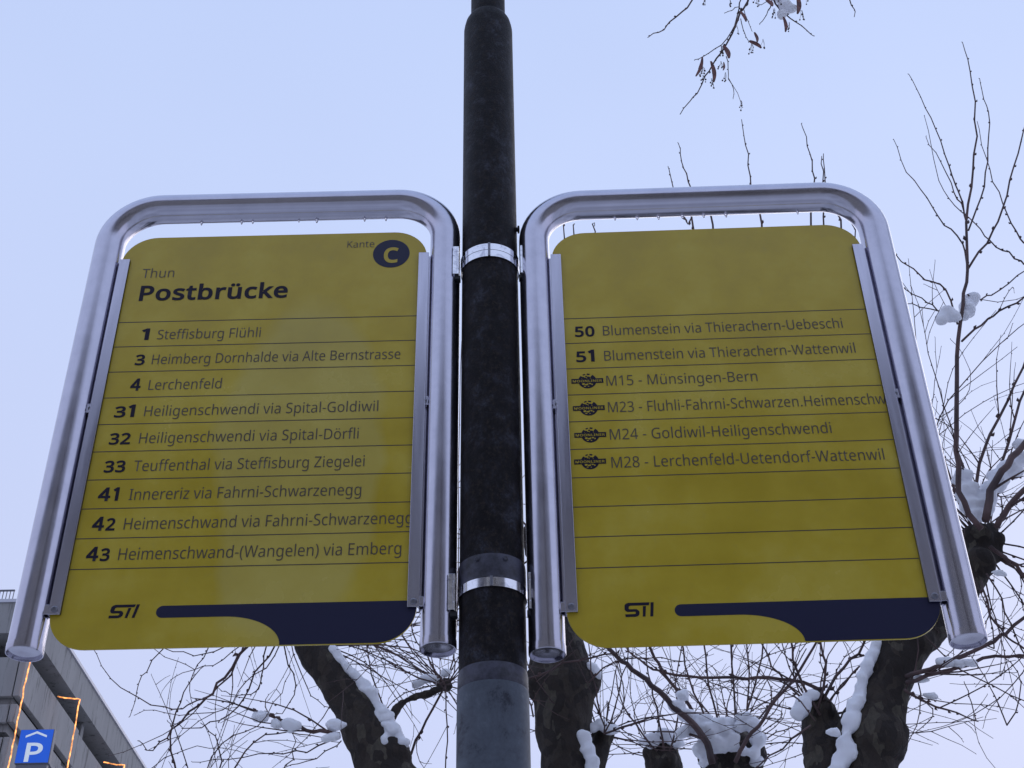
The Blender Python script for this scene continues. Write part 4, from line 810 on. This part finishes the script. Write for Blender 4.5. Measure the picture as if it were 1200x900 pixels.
TR_C = [
 ([(1150, 620), (1127, 590), (1122, 545), (1120, 490), (1122, 420), (1127, 360), (1134, 316), (1133, 262), (1141, 200), (1143, 140), (1137, 84), (1128, 50)], .0145, .0020, 4, -.2),
 ([(1134, 316), (1127, 285), (1107, 262), (1086, 232), (1063, 200), (1047, 163)], .0048, .0018, 2, -.2),
 ([(1129, 246), (1119, 225), (1104, 190), (1085, 160)], .004, .0016, 1, -.2), ([(1133, 262), (1124, 225), (1112, 195), (1097, 150), (1079, 115), (1065, 87)], .0048, .0018, 1, -.2),
 ([(1135, 270), (1150, 232), (1157, 190), (1159, 145), (1153, 115), (1148, 92)], .0048, .0018, 2, -.2), ([(1200, 310), (1182, 298), (1160, 282), (1143, 262), (1119, 240), (1100, 210), (1083, 135)], .0045, .0016, 1, -.1),
 ([(1134, 316), (1157, 282), (1175, 245), (1188, 195), (1200, 152), (1212, 110)], .0060, .003, 2, -.2), ([(1200, 285), (1185, 262), (1170, 225), (1155, 185), (1145, 142)], .0045, .0016, 1, -.1),
 ([(1122, 380), (1108, 340), (1085, 327), (1062, 310), (1047, 298)], .005, .0025, 3, -.2), ([(1121, 375), (1100, 362), (1080, 350), (1055, 333)], .0045, .002, 2, -.2),
 ([(1121, 372), (1090, 362), (1062, 356)], .004, .002, 2, -.2), ([(1127, 400), (1150, 380), (1172, 365), (1200, 350), (1225, 340)], .0055, .004, 2, -.2),
 ([(1134, 345), (1150, 350), (1170, 340), (1200, 318)], .004, .003, 1, -.2),
 ([(1155, 610), (1163, 575), (1180, 545), (1200, 520), (1225, 495)], .018, .014, 2, -.2), ([(1168, 618), (1182, 595), (1200, 575), (1225, 550)], .014, .012, 2, -.2),
 ([(1140, 610), (1145, 560), (1160, 510), (1190, 450), (1210, 400)], .009, .005, 6, 0), ([(1150, 600), (1172, 545), (1196, 470), (1215, 430)], .008, .005, 5, 0),
 ([(1160, 640), (1178, 655), (1192, 665), (1210, 690)], .010, .007, 2, -.1), ([(1150, 680), (1160, 720), (1180, 745), (1200, 760)], .005, .004, 3, -.1),
 ([(1156, 672), (1172, 705), (1190, 745), (1205, 780)], .004, .003, 3, -.1),
 ([(1120, 620), (1112, 570), (1098, 515), (1086, 470), (1078, 420)], .005, .0018, 5, -.1), ([(1118, 610), (1104, 555), (1088, 500), (1072, 455)], .0045, .0016, 4, 0),
 ([(1128, 600), (1106, 540), (1090, 480), (1070, 440), (1064, 400)], .004, .0016, 4, 0),
 ([(1062, 793), (1090, 784), (1113, 775), (1155, 758), (1180, 740), (1205, 720)], .010, .007, 4, -.15), ([(1062, 800), (1100, 788), (1122, 782), (1167, 769), (1205, 769)], .009, .006, 4, -.15),
 ([(1060, 808), (1075, 818), (1110, 832), (1144, 845)], .0065, .0025, 2, -.15), ([(1144, 845), (1136, 815), (1130, 800)], .0025, .0016, 0, -.15),
 ([(967, 807), (940, 800), (900, 794), (860, 793), (822, 793), (782, 788), (764, 783), (742, 768), (728, 748), (722, 715)], .0085, .0025, 6, 0), ([(961, 838), (935, 790), (928, 760), (920, 700)], .006, .004, 3, 0),
 ([(958, 830), (968, 790), (962, 755), (958, 700)], .006, .004, 4, 0), ([(965, 820), (990, 780), (1012, 755), (1030, 700)], .007, .005, 4, 0), ([(972, 822), (1000, 790), (1020, 765)], .005, .003, 3, 0),
 ([(961, 838), (920, 800), (900, 770), (880, 730)], .005, .003, 4, .1), ([(950, 850), (915, 875), (880, 905)], .004, .003, 3, -.1), ([(955, 845), (930, 815), (908, 835), (895, 850)], .003, .0016, 3, -.1)]
for px_, r0, r1, tw, dy in TR_C:
    if min(q[1] for q in px_) < 300: tw = 0
    b = MB(); trace(b, px_, YC + dy, r0, r1, rC, 3, .003, (tw + 1) // 2, .34, rC.uniform(-.1, .1)); branch_obj(b, tC)
# shoot tips over the right sign
for px_ in ([(835, 264), (822, 245), (806, 213), (799, 190), (795, 168)], [(812, 270), (806, 262), (800, 250), (787, 214), (783, 196)], [(892, 264), (885, 242), (879, 205), (875, 170), (869, 140)],
            [(950, 262), (955, 225), (953, 200), (947, 170), (939, 145)], [(965, 255), (967, 210), (965, 180)], [(985, 262), (968, 243), (964, 200), (963, 183)], [(662, 280), (661, 262)], [(673, 276), (673, 262)], [(695, 272), (697, 264)], [(1003, 285), (998, 262)]):
    b = MB(); x0, y0 = px_[0]; pp = [(x0 + (x0 - px_[1][0]) * .6 + 12, 700), (x0 + 8, 480)] + px_ if len(px_) > 2 else [(x0 + 20, 620), (x0 + 5, 400)] + px_
    trace(b, pp, YC + .4, .0075, .0022, rC, 3, .004, 0, .2); branch_obj(b, tC)
fine = MB()
for _ in range(24):
    d = Vector((rC.uniform(-.55, 1.0), rC.uniform(-.4, .6), rC.uniform(.1, 1.2))); spray(fine, kC + d.normalized() * .07, d, rC.uniform(.6, 1.45), .0040, rC, .05, 1, step=.10)
for _ in range(8):
    d = Vector((rC.uniform(.1, 1.0), rC.uniform(-.3, .6), rC.uniform(-.9, .1))); spray(fine, kC + d.normalized() * .07, d, rC.uniform(.5, 1.1), .0042, rC, .02, 1)
for _ in range(12):
    d = Vector((rC.uniform(-1, 1), rC.uniform(-.5, .6), rC.uniform(-.2, 1))); spray(fine, kC2 + d.normalized() * .06, d, rC.uniform(.5, 1.2), .0034, rC, .04, 1)
for px_ in ((1075, 795), (1120, 782), (1165, 760), (1100, 830), (1190, 770), (1060, 810), (1180, 850)):
    for _ in range(2):
        d = Vector((rC.uniform(-.4, 1), rC.uniform(-.5, .4), rC.uniform(-.9, .9))); spray(fine, at(px_[0], px_[1], YC - .1), d, rC.uniform(.3, .8), .003, rC, -.01, 1)
tag(rel(fine.build('twigs', M_TWIG, None, True), tC), kind='stuff')

# ---- tree D : farther tree, two snow-capped knuckles low between the signs
rD = random.Random(77); YD = 6.6
bD = at(842, 1700, YD)
tD = empty('plane_tree', (bD.x, YD, 0), 0, 'bare plane tree with snow capped knuckles low under the right sign', 'tree', 'pollarded plane trees behind the signs')
m = MB(); foot = Vector((bD.x, YD, 0)); kD = at(858, 882, YD); kD2 = at(778, 888, YD + .8)
limb(m, [foot, foot + Vector((0, 0, 2)), at(848, 990, YD), at(856, 930, YD), kD], [.25, .2, .14, .11, .11], 16, 6, rD); knuckle(m, kD, .15, rD, 14)
limb(m, [foot + Vector((0, 0, 2)), at(800, 1010, YD + .5), at(780, 940, YD + .8), kD2], [.14, .12, .10, .10], 14, 4, rD); knuckle(m, kD2, .11, rD, 12)

organic('trunk', m, M_BARK, tD, .014, .012, 11, 1)
snow_obj([(at(x, y, YD - .16), r_, q) for x, y, r_, q in ((800, 815, .030, (1, 1, 1)), (792, 828, .036, (1.2, 1, 1)), (781, 842, .030, (1.3, 1, .7)), (804, 838, .040, (1.2, 1, .9)), (815, 852, .048, (1.2, 1, .9)), (802, 858, .036, (1.3, 1, .8)),
  (828, 858, .058, (1.1, 1, .9)), (842, 854, .058, (1, 1, 1)), (838, 872, .055, (1.1, 1, .9)), (822, 878, .042, (1.1, 1, .9)), (856, 868, .05, (1, 1, 1)), (854, 848, .042, (1, 1, .9)), (826, 843, .036, (1.3, 1, .7)), (826, 893, .030, (1, 1, 1)))], tD, .014, .014)
snow_obj([(at(x, y, YD - .18), r_, q) for x, y, r_, q in ((872, 843, .040, (1, 1, .9)), (883, 852, .046, (.9, 1, 1)), (888, 868, .042, (.8, 1, 1.1)), (884, 882, .034, (1, 1, .9)), (866, 852, .030, (1, 1, 1)), (872, 880, .026, (.8, 1, 1.1)))], tD, .014, .012)
snow_obj([(at(762, 868, YD + .7), .05, (1.2, 1, .8)), (at(778, 862, YD + .7), .05, (1.2, 1, .8)), (at(792, 870, YD + .7), .045, (1, 1, .8))], tD, .014, .012)
snow_obj([(at(888, 892, YD - .1), .035, (1, 1, .9))], tD, .014, .01)
TR_D = [([(835, 895), (829, 872), (818, 855), (791, 829), (764, 803), (747, 789), (728, 775), (705, 752)], .019, .011, 2, -.25), ([(840, 890), (809, 829), (778, 789), (762, 760), (750, 720)], .010, .007, 3, -.1),
 ([(850, 880), (835, 820), (826, 770), (820, 700)], .006, .004, 4, 0), ([(858, 870), (862, 820), (856, 760), (850, 700)], .006, .004, 4, 0), ([(862, 870), (880, 820), (892, 770), (900, 700)], .006, .004, 4, 0),
 ([(868, 870), (900, 830), (925, 795), (945, 760)], .006, .003, 4, 0), ([(872, 865), (878, 800), (874, 750), (872, 700)], .005, .003, 4, 0), ([(845, 880), (820, 830), (803, 780), (795, 730)], .006, .004, 4, .1),
 ([(880, 875), (910, 860), (940, 850), (975, 855)], .004, .002, 3, 0), ([(778, 880), (770, 830), (760, 790), (756, 740)], .006, .003, 4, .6), ([(785, 880), (795, 840), (792, 800), (800, 750)], .006, .003, 4, .6),
 ([(770, 880), (745, 850), (728, 820), (722, 790)], .006, .003, 4, .6), ([(862, 893), (872, 872), (888, 850), (912, 818), (938, 785), (962, 745), (1000, 700)], .012, .005, 3, -.3)]
for px_, r0, r1, tw, dy in TR_D:
    b = MB(); trace(b, px_, YD + dy, r0, r1, rD, 3, .003, tw // 2, .4, rD.uniform(-.2, .2)); branch_obj(b, tD)
fine = MB()
for _ in range(13):
    d = Vector((rD.uniform(-1, 1), rD.uniform(-.5, .6), rD.uniform(.0, 1))); spray(fine, kD + d.normalized() * .1, d, rD.uniform(.5, 1.3), .0034, rD, .04, 1)
for _ in range(12):
    d = Vector((rD.uniform(-1, 1), rD.uniform(-.5, .6), rD.uniform(.0, 1))); spray(fine, kD2 + d.normalized() * .08, d, rD.uniform(.5, 1.3), .0034, rD, .04, 1)
tag(rel(fine.build('twigs', M_TWIG, None, True), tD), kind='stuff')

# ---- linden whose fruiting branch hangs in from the top
rL = random.Random(9); YL = 3.2
LT = Vector((5.2, 2.6, 0))
tL = empty('linden_tree', LT, 0, 'linden branch with dry bracts and small round fruit hanging in from the top', 'tree')
m = MB(); hub = Vector((4.9, 2.8, 7.2)); tipL = at(905, -190, YL)
limb(m, [LT, LT + Vector((.05, 0, 2)), LT + Vector((-.05, .05, 4.5)), hub, hub + Vector((.1, .1, 2.2))], [.24, .19, .16, .12, .05], 14, 5, rL)
limb(m, [LT + Vector((-.05, .05, 4.6)), Vector((3.6, 3.0, 6.1)), Vector((2.2, 3.1, 6.0)), tipL], [.08, .05, .03, .012], 10)
organic('trunk', m, M_BARK, tL, .02, .008, 9, 1)
TR_L = [([(905, -190), (890, -60), (876, 2), (868, 14), (858, 40), (845, 62), (835, 75), (826, 90), (818, 108), (808, 118), (797, 134)], .0048, .0015),
 ([(868, 0), (866, 10), (860, 30), (852, 46), (838, 58), (826, 66), (814, 70)], .0026, .0012), ([(866, 8), (858, 12), (850, 15)], .0016, .0012), ([(840, -60), (812, -2), (800, 14), (785, 26), (778, 34), (766, 39), (759, 44)], .0035, .0014),
 ([(868, 22), (871, 35), (874, 44), (880, 52), (883, 56)], .0016, .0010), ([(872, 12), (876, 25), (881, 36)], .0014, .0010), ([(851, 66), (853, 80), (854, 92), (860, 105), (859, 115)], .0016, .0010), ([(854, 92), (864, 108), (870, 126)], .0011, .0008),
 ([(905, -190), (910, -60), (905, -5), (913, 10), (922, 18), (932, 26), (946, 34), (953, 42)], .0045, .0014), ([(908, -20), (903, 8), (898, 18), (890, 28)], .0024, .0012), ([(912, -30), (900, 0), (886, 4)], .0018, .0010),
 ([(985, -80), (994, -5), (1001, 10), (1001, 20)], .0028, .0012)]
for px_, r0, r1 in TR_L:
    b = MB(); trace(b, px_, YL, r0, r1, rL, 2, .0015, 0, .1, nn=6); branch_obj(b, tL)
def bract(p0, p1, wid):
    a = at(*p0, YL - .01); c = at(*p1, YL - .03); d = c - a; L_ = d.length; t = d.normalized(); sx = t.cross(fwd).normalized(); m = MB(); vs = []; fs = []
    K = 7
    for i in range(K + 1):
        q = i / K; wv = wid * 1.5 * math.sin(math.pi * (q * .86 + .08)) ** .6; ctr = a + d * q + sx * math.sin(q * 3.1) * L_ * .05 + fwd * math.sin(q * 5) * .004
        nn_ = t.cross(sx)
        for j in (-1, 0, 1): vs.append(ctr + sx * wv * j * .5 + nn_ * (abs(j) * wv * .25))
    for i in range(K):
        for j in range(2): fs.append((i * 3 + j, i * 3 + j + 1, i * 3 + j + 4, i * 3 + j + 3))
    m.add(vs, fs); m.tube([a, a + t * .004, a + d * .6], .0007, 4); o = rel(m.build('bract', M_BRACT, None, True), tL)
    so_ = o.modifiers.new('th', 'SOLIDIFY'); so_.thickness = .0008
for p0, p1, wd in (((823, 67), (815, 90), .008), ((833, 72), (836, 97), .010), ((848, 54), (854, 69), .012), ((868, 14), (874, 26), .009), ((884, 38), (887, 50), .008), ((878, 48), (892, 57), .010), ((848, 73), (847, 83), .005),
                  ((934, -6), (934, 17), .012), ((918, 20), (920, 38), .009), ((898, 0), (905, 8), .012)): bract(p0, p1, wd)
fr = MB(); frs = MB()
for (x, y), n in (((826, 4), 3), ((823, 86), 5), ((834, 100), 4), ((846, 62), 5), ((845, 80), 3), ((850, 93), 2), ((881, 60), 4), ((894, 54), 1), ((863, 38), 2), ((855, 6), 2), ((869, 126), 3), ((939, 20), 4), ((907, 18), 4), ((925, 34), 3), ((944, 2), 2), ((886, 4), 3), ((912, 2), 3), ((824, 96), 2)):
    for _ in range(n + 2):
        p = at(x + rL.uniform(-3.5, 3.5), y + rL.uniform(-3.5, 3.5), YL - rL.uniform(0, .03)); fr.ball(p, .0030 * rL.uniform(.8, 1.15), 8, 6)
        q = at(x + rL.uniform(-1, 1), y - 8, YL); frs.tube([q, (p + q) / 2 + Vector((.002, 0, .001)), p], .0006, 3)
tag(rel(fr.build('fruit', M_TWIG, None, True), tL), kind='stuff'); tag(rel(frs.build('fruit_stalks', M_TWIG, None, True), tL), kind='stuff')
snow_obj([(at(916, -2, YL), .026, (1, 1, 1.1)), (at(919, 8, YL), .024, (1, 1, 1)), (at(916, 17, YL), .019, (1, 1, 1.2)), (at(926, 11, YL), .019, (1.5, 1, .8)), (at(920, -14, YL), .028, (1, 1, 1))], tL, .0055, .004)

# ------------------------------------------------------------------ parking garage, lower left
YG = 42.0
cor = at(46, 702, YG); XG = cor.x; ZT = cor.z
z_of = lambda y: at(6, y, YG).z
zf0 = at(46, 741, YG).z; zp1 = at(40, 769, YG).z; zp0 = at(30, 815, YG).z
gar = empty('parking_garage', (XG - 20, YG + 30, 0), 0, 'grey concrete parking garage with open decks beyond the left sign', 'building')
def gb(name, a, b, mt, bevel=0):
    o = MB().box(a, b).build(name, mt, None, bevel=bevel); return rel(o, gar)
XL, YF = XG - 45, YG + 95
gb('roof_fascia', (XL, YG, zf0), (XG, YF, ZT - .12), M_CONC)
gb('coping', (XL - .05, YG - .06, ZT - .118), (XG + .06, YF, ZT), M_COPING)
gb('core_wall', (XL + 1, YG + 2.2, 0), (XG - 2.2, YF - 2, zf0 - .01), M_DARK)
pitch = zp1 - zp0 + (zf0 - zp1)
z = zp1; lev = 0
hp = zp1 - zp0
levels = [(zp1, zp0)]
z = zp0 - .28; levels.append((z, z - .62)); z -= .62 + .5
while z > 3.5:
    levels.append((z, z - hp)); z -= hp + 1.3
pan_mesh = {}
for li, (a, b_) in enumerate(levels):
    h_ = a - b_
    segs = 8; L_ = (YF - YG) / segs
    L1 = 6.6
    y = YG
    k = 0
    while y < YF - 1:
        y2 = min(y + (L1 if li == 0 else L1 * .8), YF)
        off = (.0 if k % 2 == 0 else -.10)
        rel(MB().box((XG - .22 + off, y + (.0 if k else 0), b_), (XG + off, y2 - .12, a)).build('parapet_panel', M_CONC, None, bevel=.02), gar); y = y2; k += 1
    x = XG - .26; k = 0
    while x > XL + 1 and k < 6:
        x2 = x - 6.5; rel(MB().box((x2 + .06, YG + .02, b_), (x, YG + .22, a)).build('parapet_panel', M_CONC, None, bevel=.02), gar); x = x2; k += 1
    gb('deck_slab', (XL + .5, YG + .3, b_ - .22), (XG - .3, YF - .1, b_ + .05), M_CONC)
for k in range(9):
    yy = YG + 1.2 + k * 6.6
    rel(MB().box((XG - .75, yy, 0), (XG - .4, yy + .4, zf0 - .005)).build('column', M_CONC, None, bevel=.02), gar)
# railing on the roof
rr_ = empty('roof_railing', (XG - 10, YG + 1.9, ZT), 0, 'thin metal railing with close bars on the garage roof edge', 'railing')
def rl(name, mb): return rel(mb.build(name, M_GREY), rr_)
ytt = YG + 1.7; hr = 1.22
rl('handrail', MB().box((XL + 2, ytt - .03, ZT + hr), (XG - 1.6, ytt + .03, ZT + hr + .05))); rl('bottom_rail', MB().box((XL + 2, ytt - .02, ZT + .1), (XG - 1.6, ytt + .02, ZT + .14)))
bar = MB().box((-.012, -.012, .141), (.012, .012, hr - .001)).mesh('bar', M_GREY)
k = 0; x = XG - 1.62
while k < 60:
    o = bpy.data.objects.new('bar', bar); C.objects.link(o); o.parent = rr_; o.location = (x - rr_.location.x, ytt - rr_.location.y, 0); x -= .125; k += 1

# rope lights hung from short arms on the parapets
def side_hit(px, py, X):
    d = ray(px, py); t = (X - CAM.x) / d.x; return CAM + d * t
def rope(attach_px, tip_px, label, dn=14):
    a = side_hit(*attach_px, XG + .01); d = ray(*tip_px); tip = CAM + d * ((a.y) / d.y)
    t = empty('rope_light', (tip.x, tip.y, tip.z - dn), 0, label, 'light', 'orange rope lights on the garage')
    arm = MB().tube([Vector((XG + .01, a.y, a.z - .03)), Vector((tip.x, a.y, tip.z - .03))], .02, 8).build('arm', M_GREY, None, True); rel(arm, t)
    rnd = random.Random(int(tip_px[0])); pts = [Vector((XG + .03, a.y - .03, a.z + .02))]
    L = tip.x - XG
    for i in range(1, 8): q = i / 8; pts.append(Vector((XG + .03 + (L - .03) * q, a.y - .03, a.z + (tip.z - a.z) * q + .02 + .03 * math.sin(q * 3.1) * -1 + rnd.gauss(0, .008))))
    for i in range(50): pts.append(Vector((tip.x + rnd.gauss(0, .009), a.y - .03 + rnd.gauss(0, .01), tip.z + .01 - dn * i / 50)))
    rel(MB().tube(pts, .022, 8).build('rope', M_ROPE, None, True), t); return t
rope((30.5, 769), (36.5, 770), 'leftmost orange rope light, hanging below the end of the sign tube')
rope((67, 817), (94, 820), 'middle orange rope light hanging from an arm above the blue parking sign')
rope((121, 894), (146, 897), 'orange rope light at the very bottom edge, farthest along the garage')

# parking sign
YP = 38.0
pc = at(40.5, 874.5, YP); d = (at(62, 874, YP) - at(19, 874, YP)).x / 2
ph = (at(41, 854.5, YP).z - at(41, 894.5, YP).z) / 2
ps = empty('parking_sign', (pc.x, YP, pc.z - ph), 0, 'square blue parking sign with white P under a roof mark', 'sign')
w_ = d * .93
MB().box((-w_, 0, 0), (w_, .22, 2 * ph)).build('sign_box', M_GREY, ps, bevel=.02)
MB().box((-w_ + .02, -.012, .02), (w_ - .02, -.001, 2 * ph - .02)).build('sign_face', M_BLUE, ps)
pm = text_mesh('P', w_ * .98, ph * 1.30, .018, True); pm.materials.append(M_WHITE)
o = bpy.data.objects.new('letter', pm); C.objects.link(o); o.parent = ps; o.location = (-w_ * .46, -.016, ph * .12)
MB().prism([(-w_ * .62, ph * 1.50), (0, ph * 1.74), (w_ * .62, ph * 1.50), (w_ * .62, ph * 1.62), (0, ph * 1.87), (-w_ * .62, ph * 1.62)], -.018, -.013).build('roof_mark', M_WHITE, ps)
MB().box((-w_ * .9, .05, -.12), (w_ * .9, .2, -.002)).build('lower_bracket', M_GREY, ps)
armp = MB().box((-.04, .2, ph - .04), (.04, YG - YP + .05, ph + .04)); armp.build('mounting_arm', M_GREY, ps)

# ------------------------------------------------------------------ across the street behind the camera
bb = empty('street_building', (-4, -16, 0), 0, 'long plastered town house across the street behind the viewer', 'building')
def sb(name, mb, mt, parent=None, bevel=0): 
    o = mb.build(name, mt, None, bevel=bevel); return rel(o, parent or bb)
sb('wall', MB().box((-26, -28, 0), (18, -16, 13.6)), M_PLASTER)
sb('roof', MB().prism([(-26.6, 13.55), (18.6, 13.55), (16, 16.5), (-24, 16.5)], -28.5, -15.5), M_GREY)
fw = MB(); 
for a, b in (((-.7, 0, 0), (.7, .12, .1)), ((-.7, 0, 1.7), (.7, .12, 1.8)), ((-.7, 0, .1001), (-.6, .12, 1.6999)), ((.6, 0, .1001), (.7, .12, 1.6999)), ((-.04, 0, .1001), (.04, .1, 1.6999))): fw.box(a, b)
fme = fw.mesh('window_frame', M_FRAME); gme = MB().box((-.6, .01, .1), (.6, .04, 1.7)).mesh('pane', M_GLASS)
for ix in range(12):
    for iz in range(4):
        o = bpy.data.objects.new('window_frame', fme); C.objects.link(o); o.parent = bb; o.location = (-24 + ix * 3.6 + 4, .0, 1.4 + iz * 3.1)
        q = bpy.data.objects.new('pane', gme); C.objects.link(q); q.parent = o

# ---- bare street tree behind the viewer, mirrored faintly in the signs
rE = random.Random(41)
tE = empty('street_tree', (1.6, -7.5, 0), 0, 'bare branching street tree behind the viewer, in front of the town house', 'tree')
m = MB(); fine = MB(); f0 = Vector((1.6, -7.5, 0))
m.tube(*smooth_path([f0, f0 + Vector((.05, 0, 2)), f0 + Vector((0, .1, 4.2)), f0 + Vector((.1, 0, 7.5)), f0 + Vector((0, .1, 10.5))], [.26, .2, .17, .11, .03]), 12)
for k in range(20):
    zz = 3.2 + k * .34; a = k * 2.4; d = Vector((math.cos(a), math.sin(a), .75)); L_ = 3.6 - k * .12
    pts = shoot_path(f0 + Vector((0, .03, zz)), d, L_, .4, .12, .03, rE); m.tube(pts, [.075 * (1 - i / len(pts)) + .012 for i in range(len(pts))], 7)
    for i in range(2, len(pts)):
        for _ in range(2):
            dd = (pts[i] - pts[i - 1]).normalized() + Vector((rE.gauss(0, .6), rE.gauss(0, .6), rE.gauss(.2, .5))); spray(fine, pts[i], dd, rE.uniform(.6, 1.5), .012, rE, .03, 1, step=.2)
rel(m.build('trunk', M_BARK, None, True), tE); tag(rel(fine.build('twigs', M_TWIG, None, True), tE), kind='stuff')
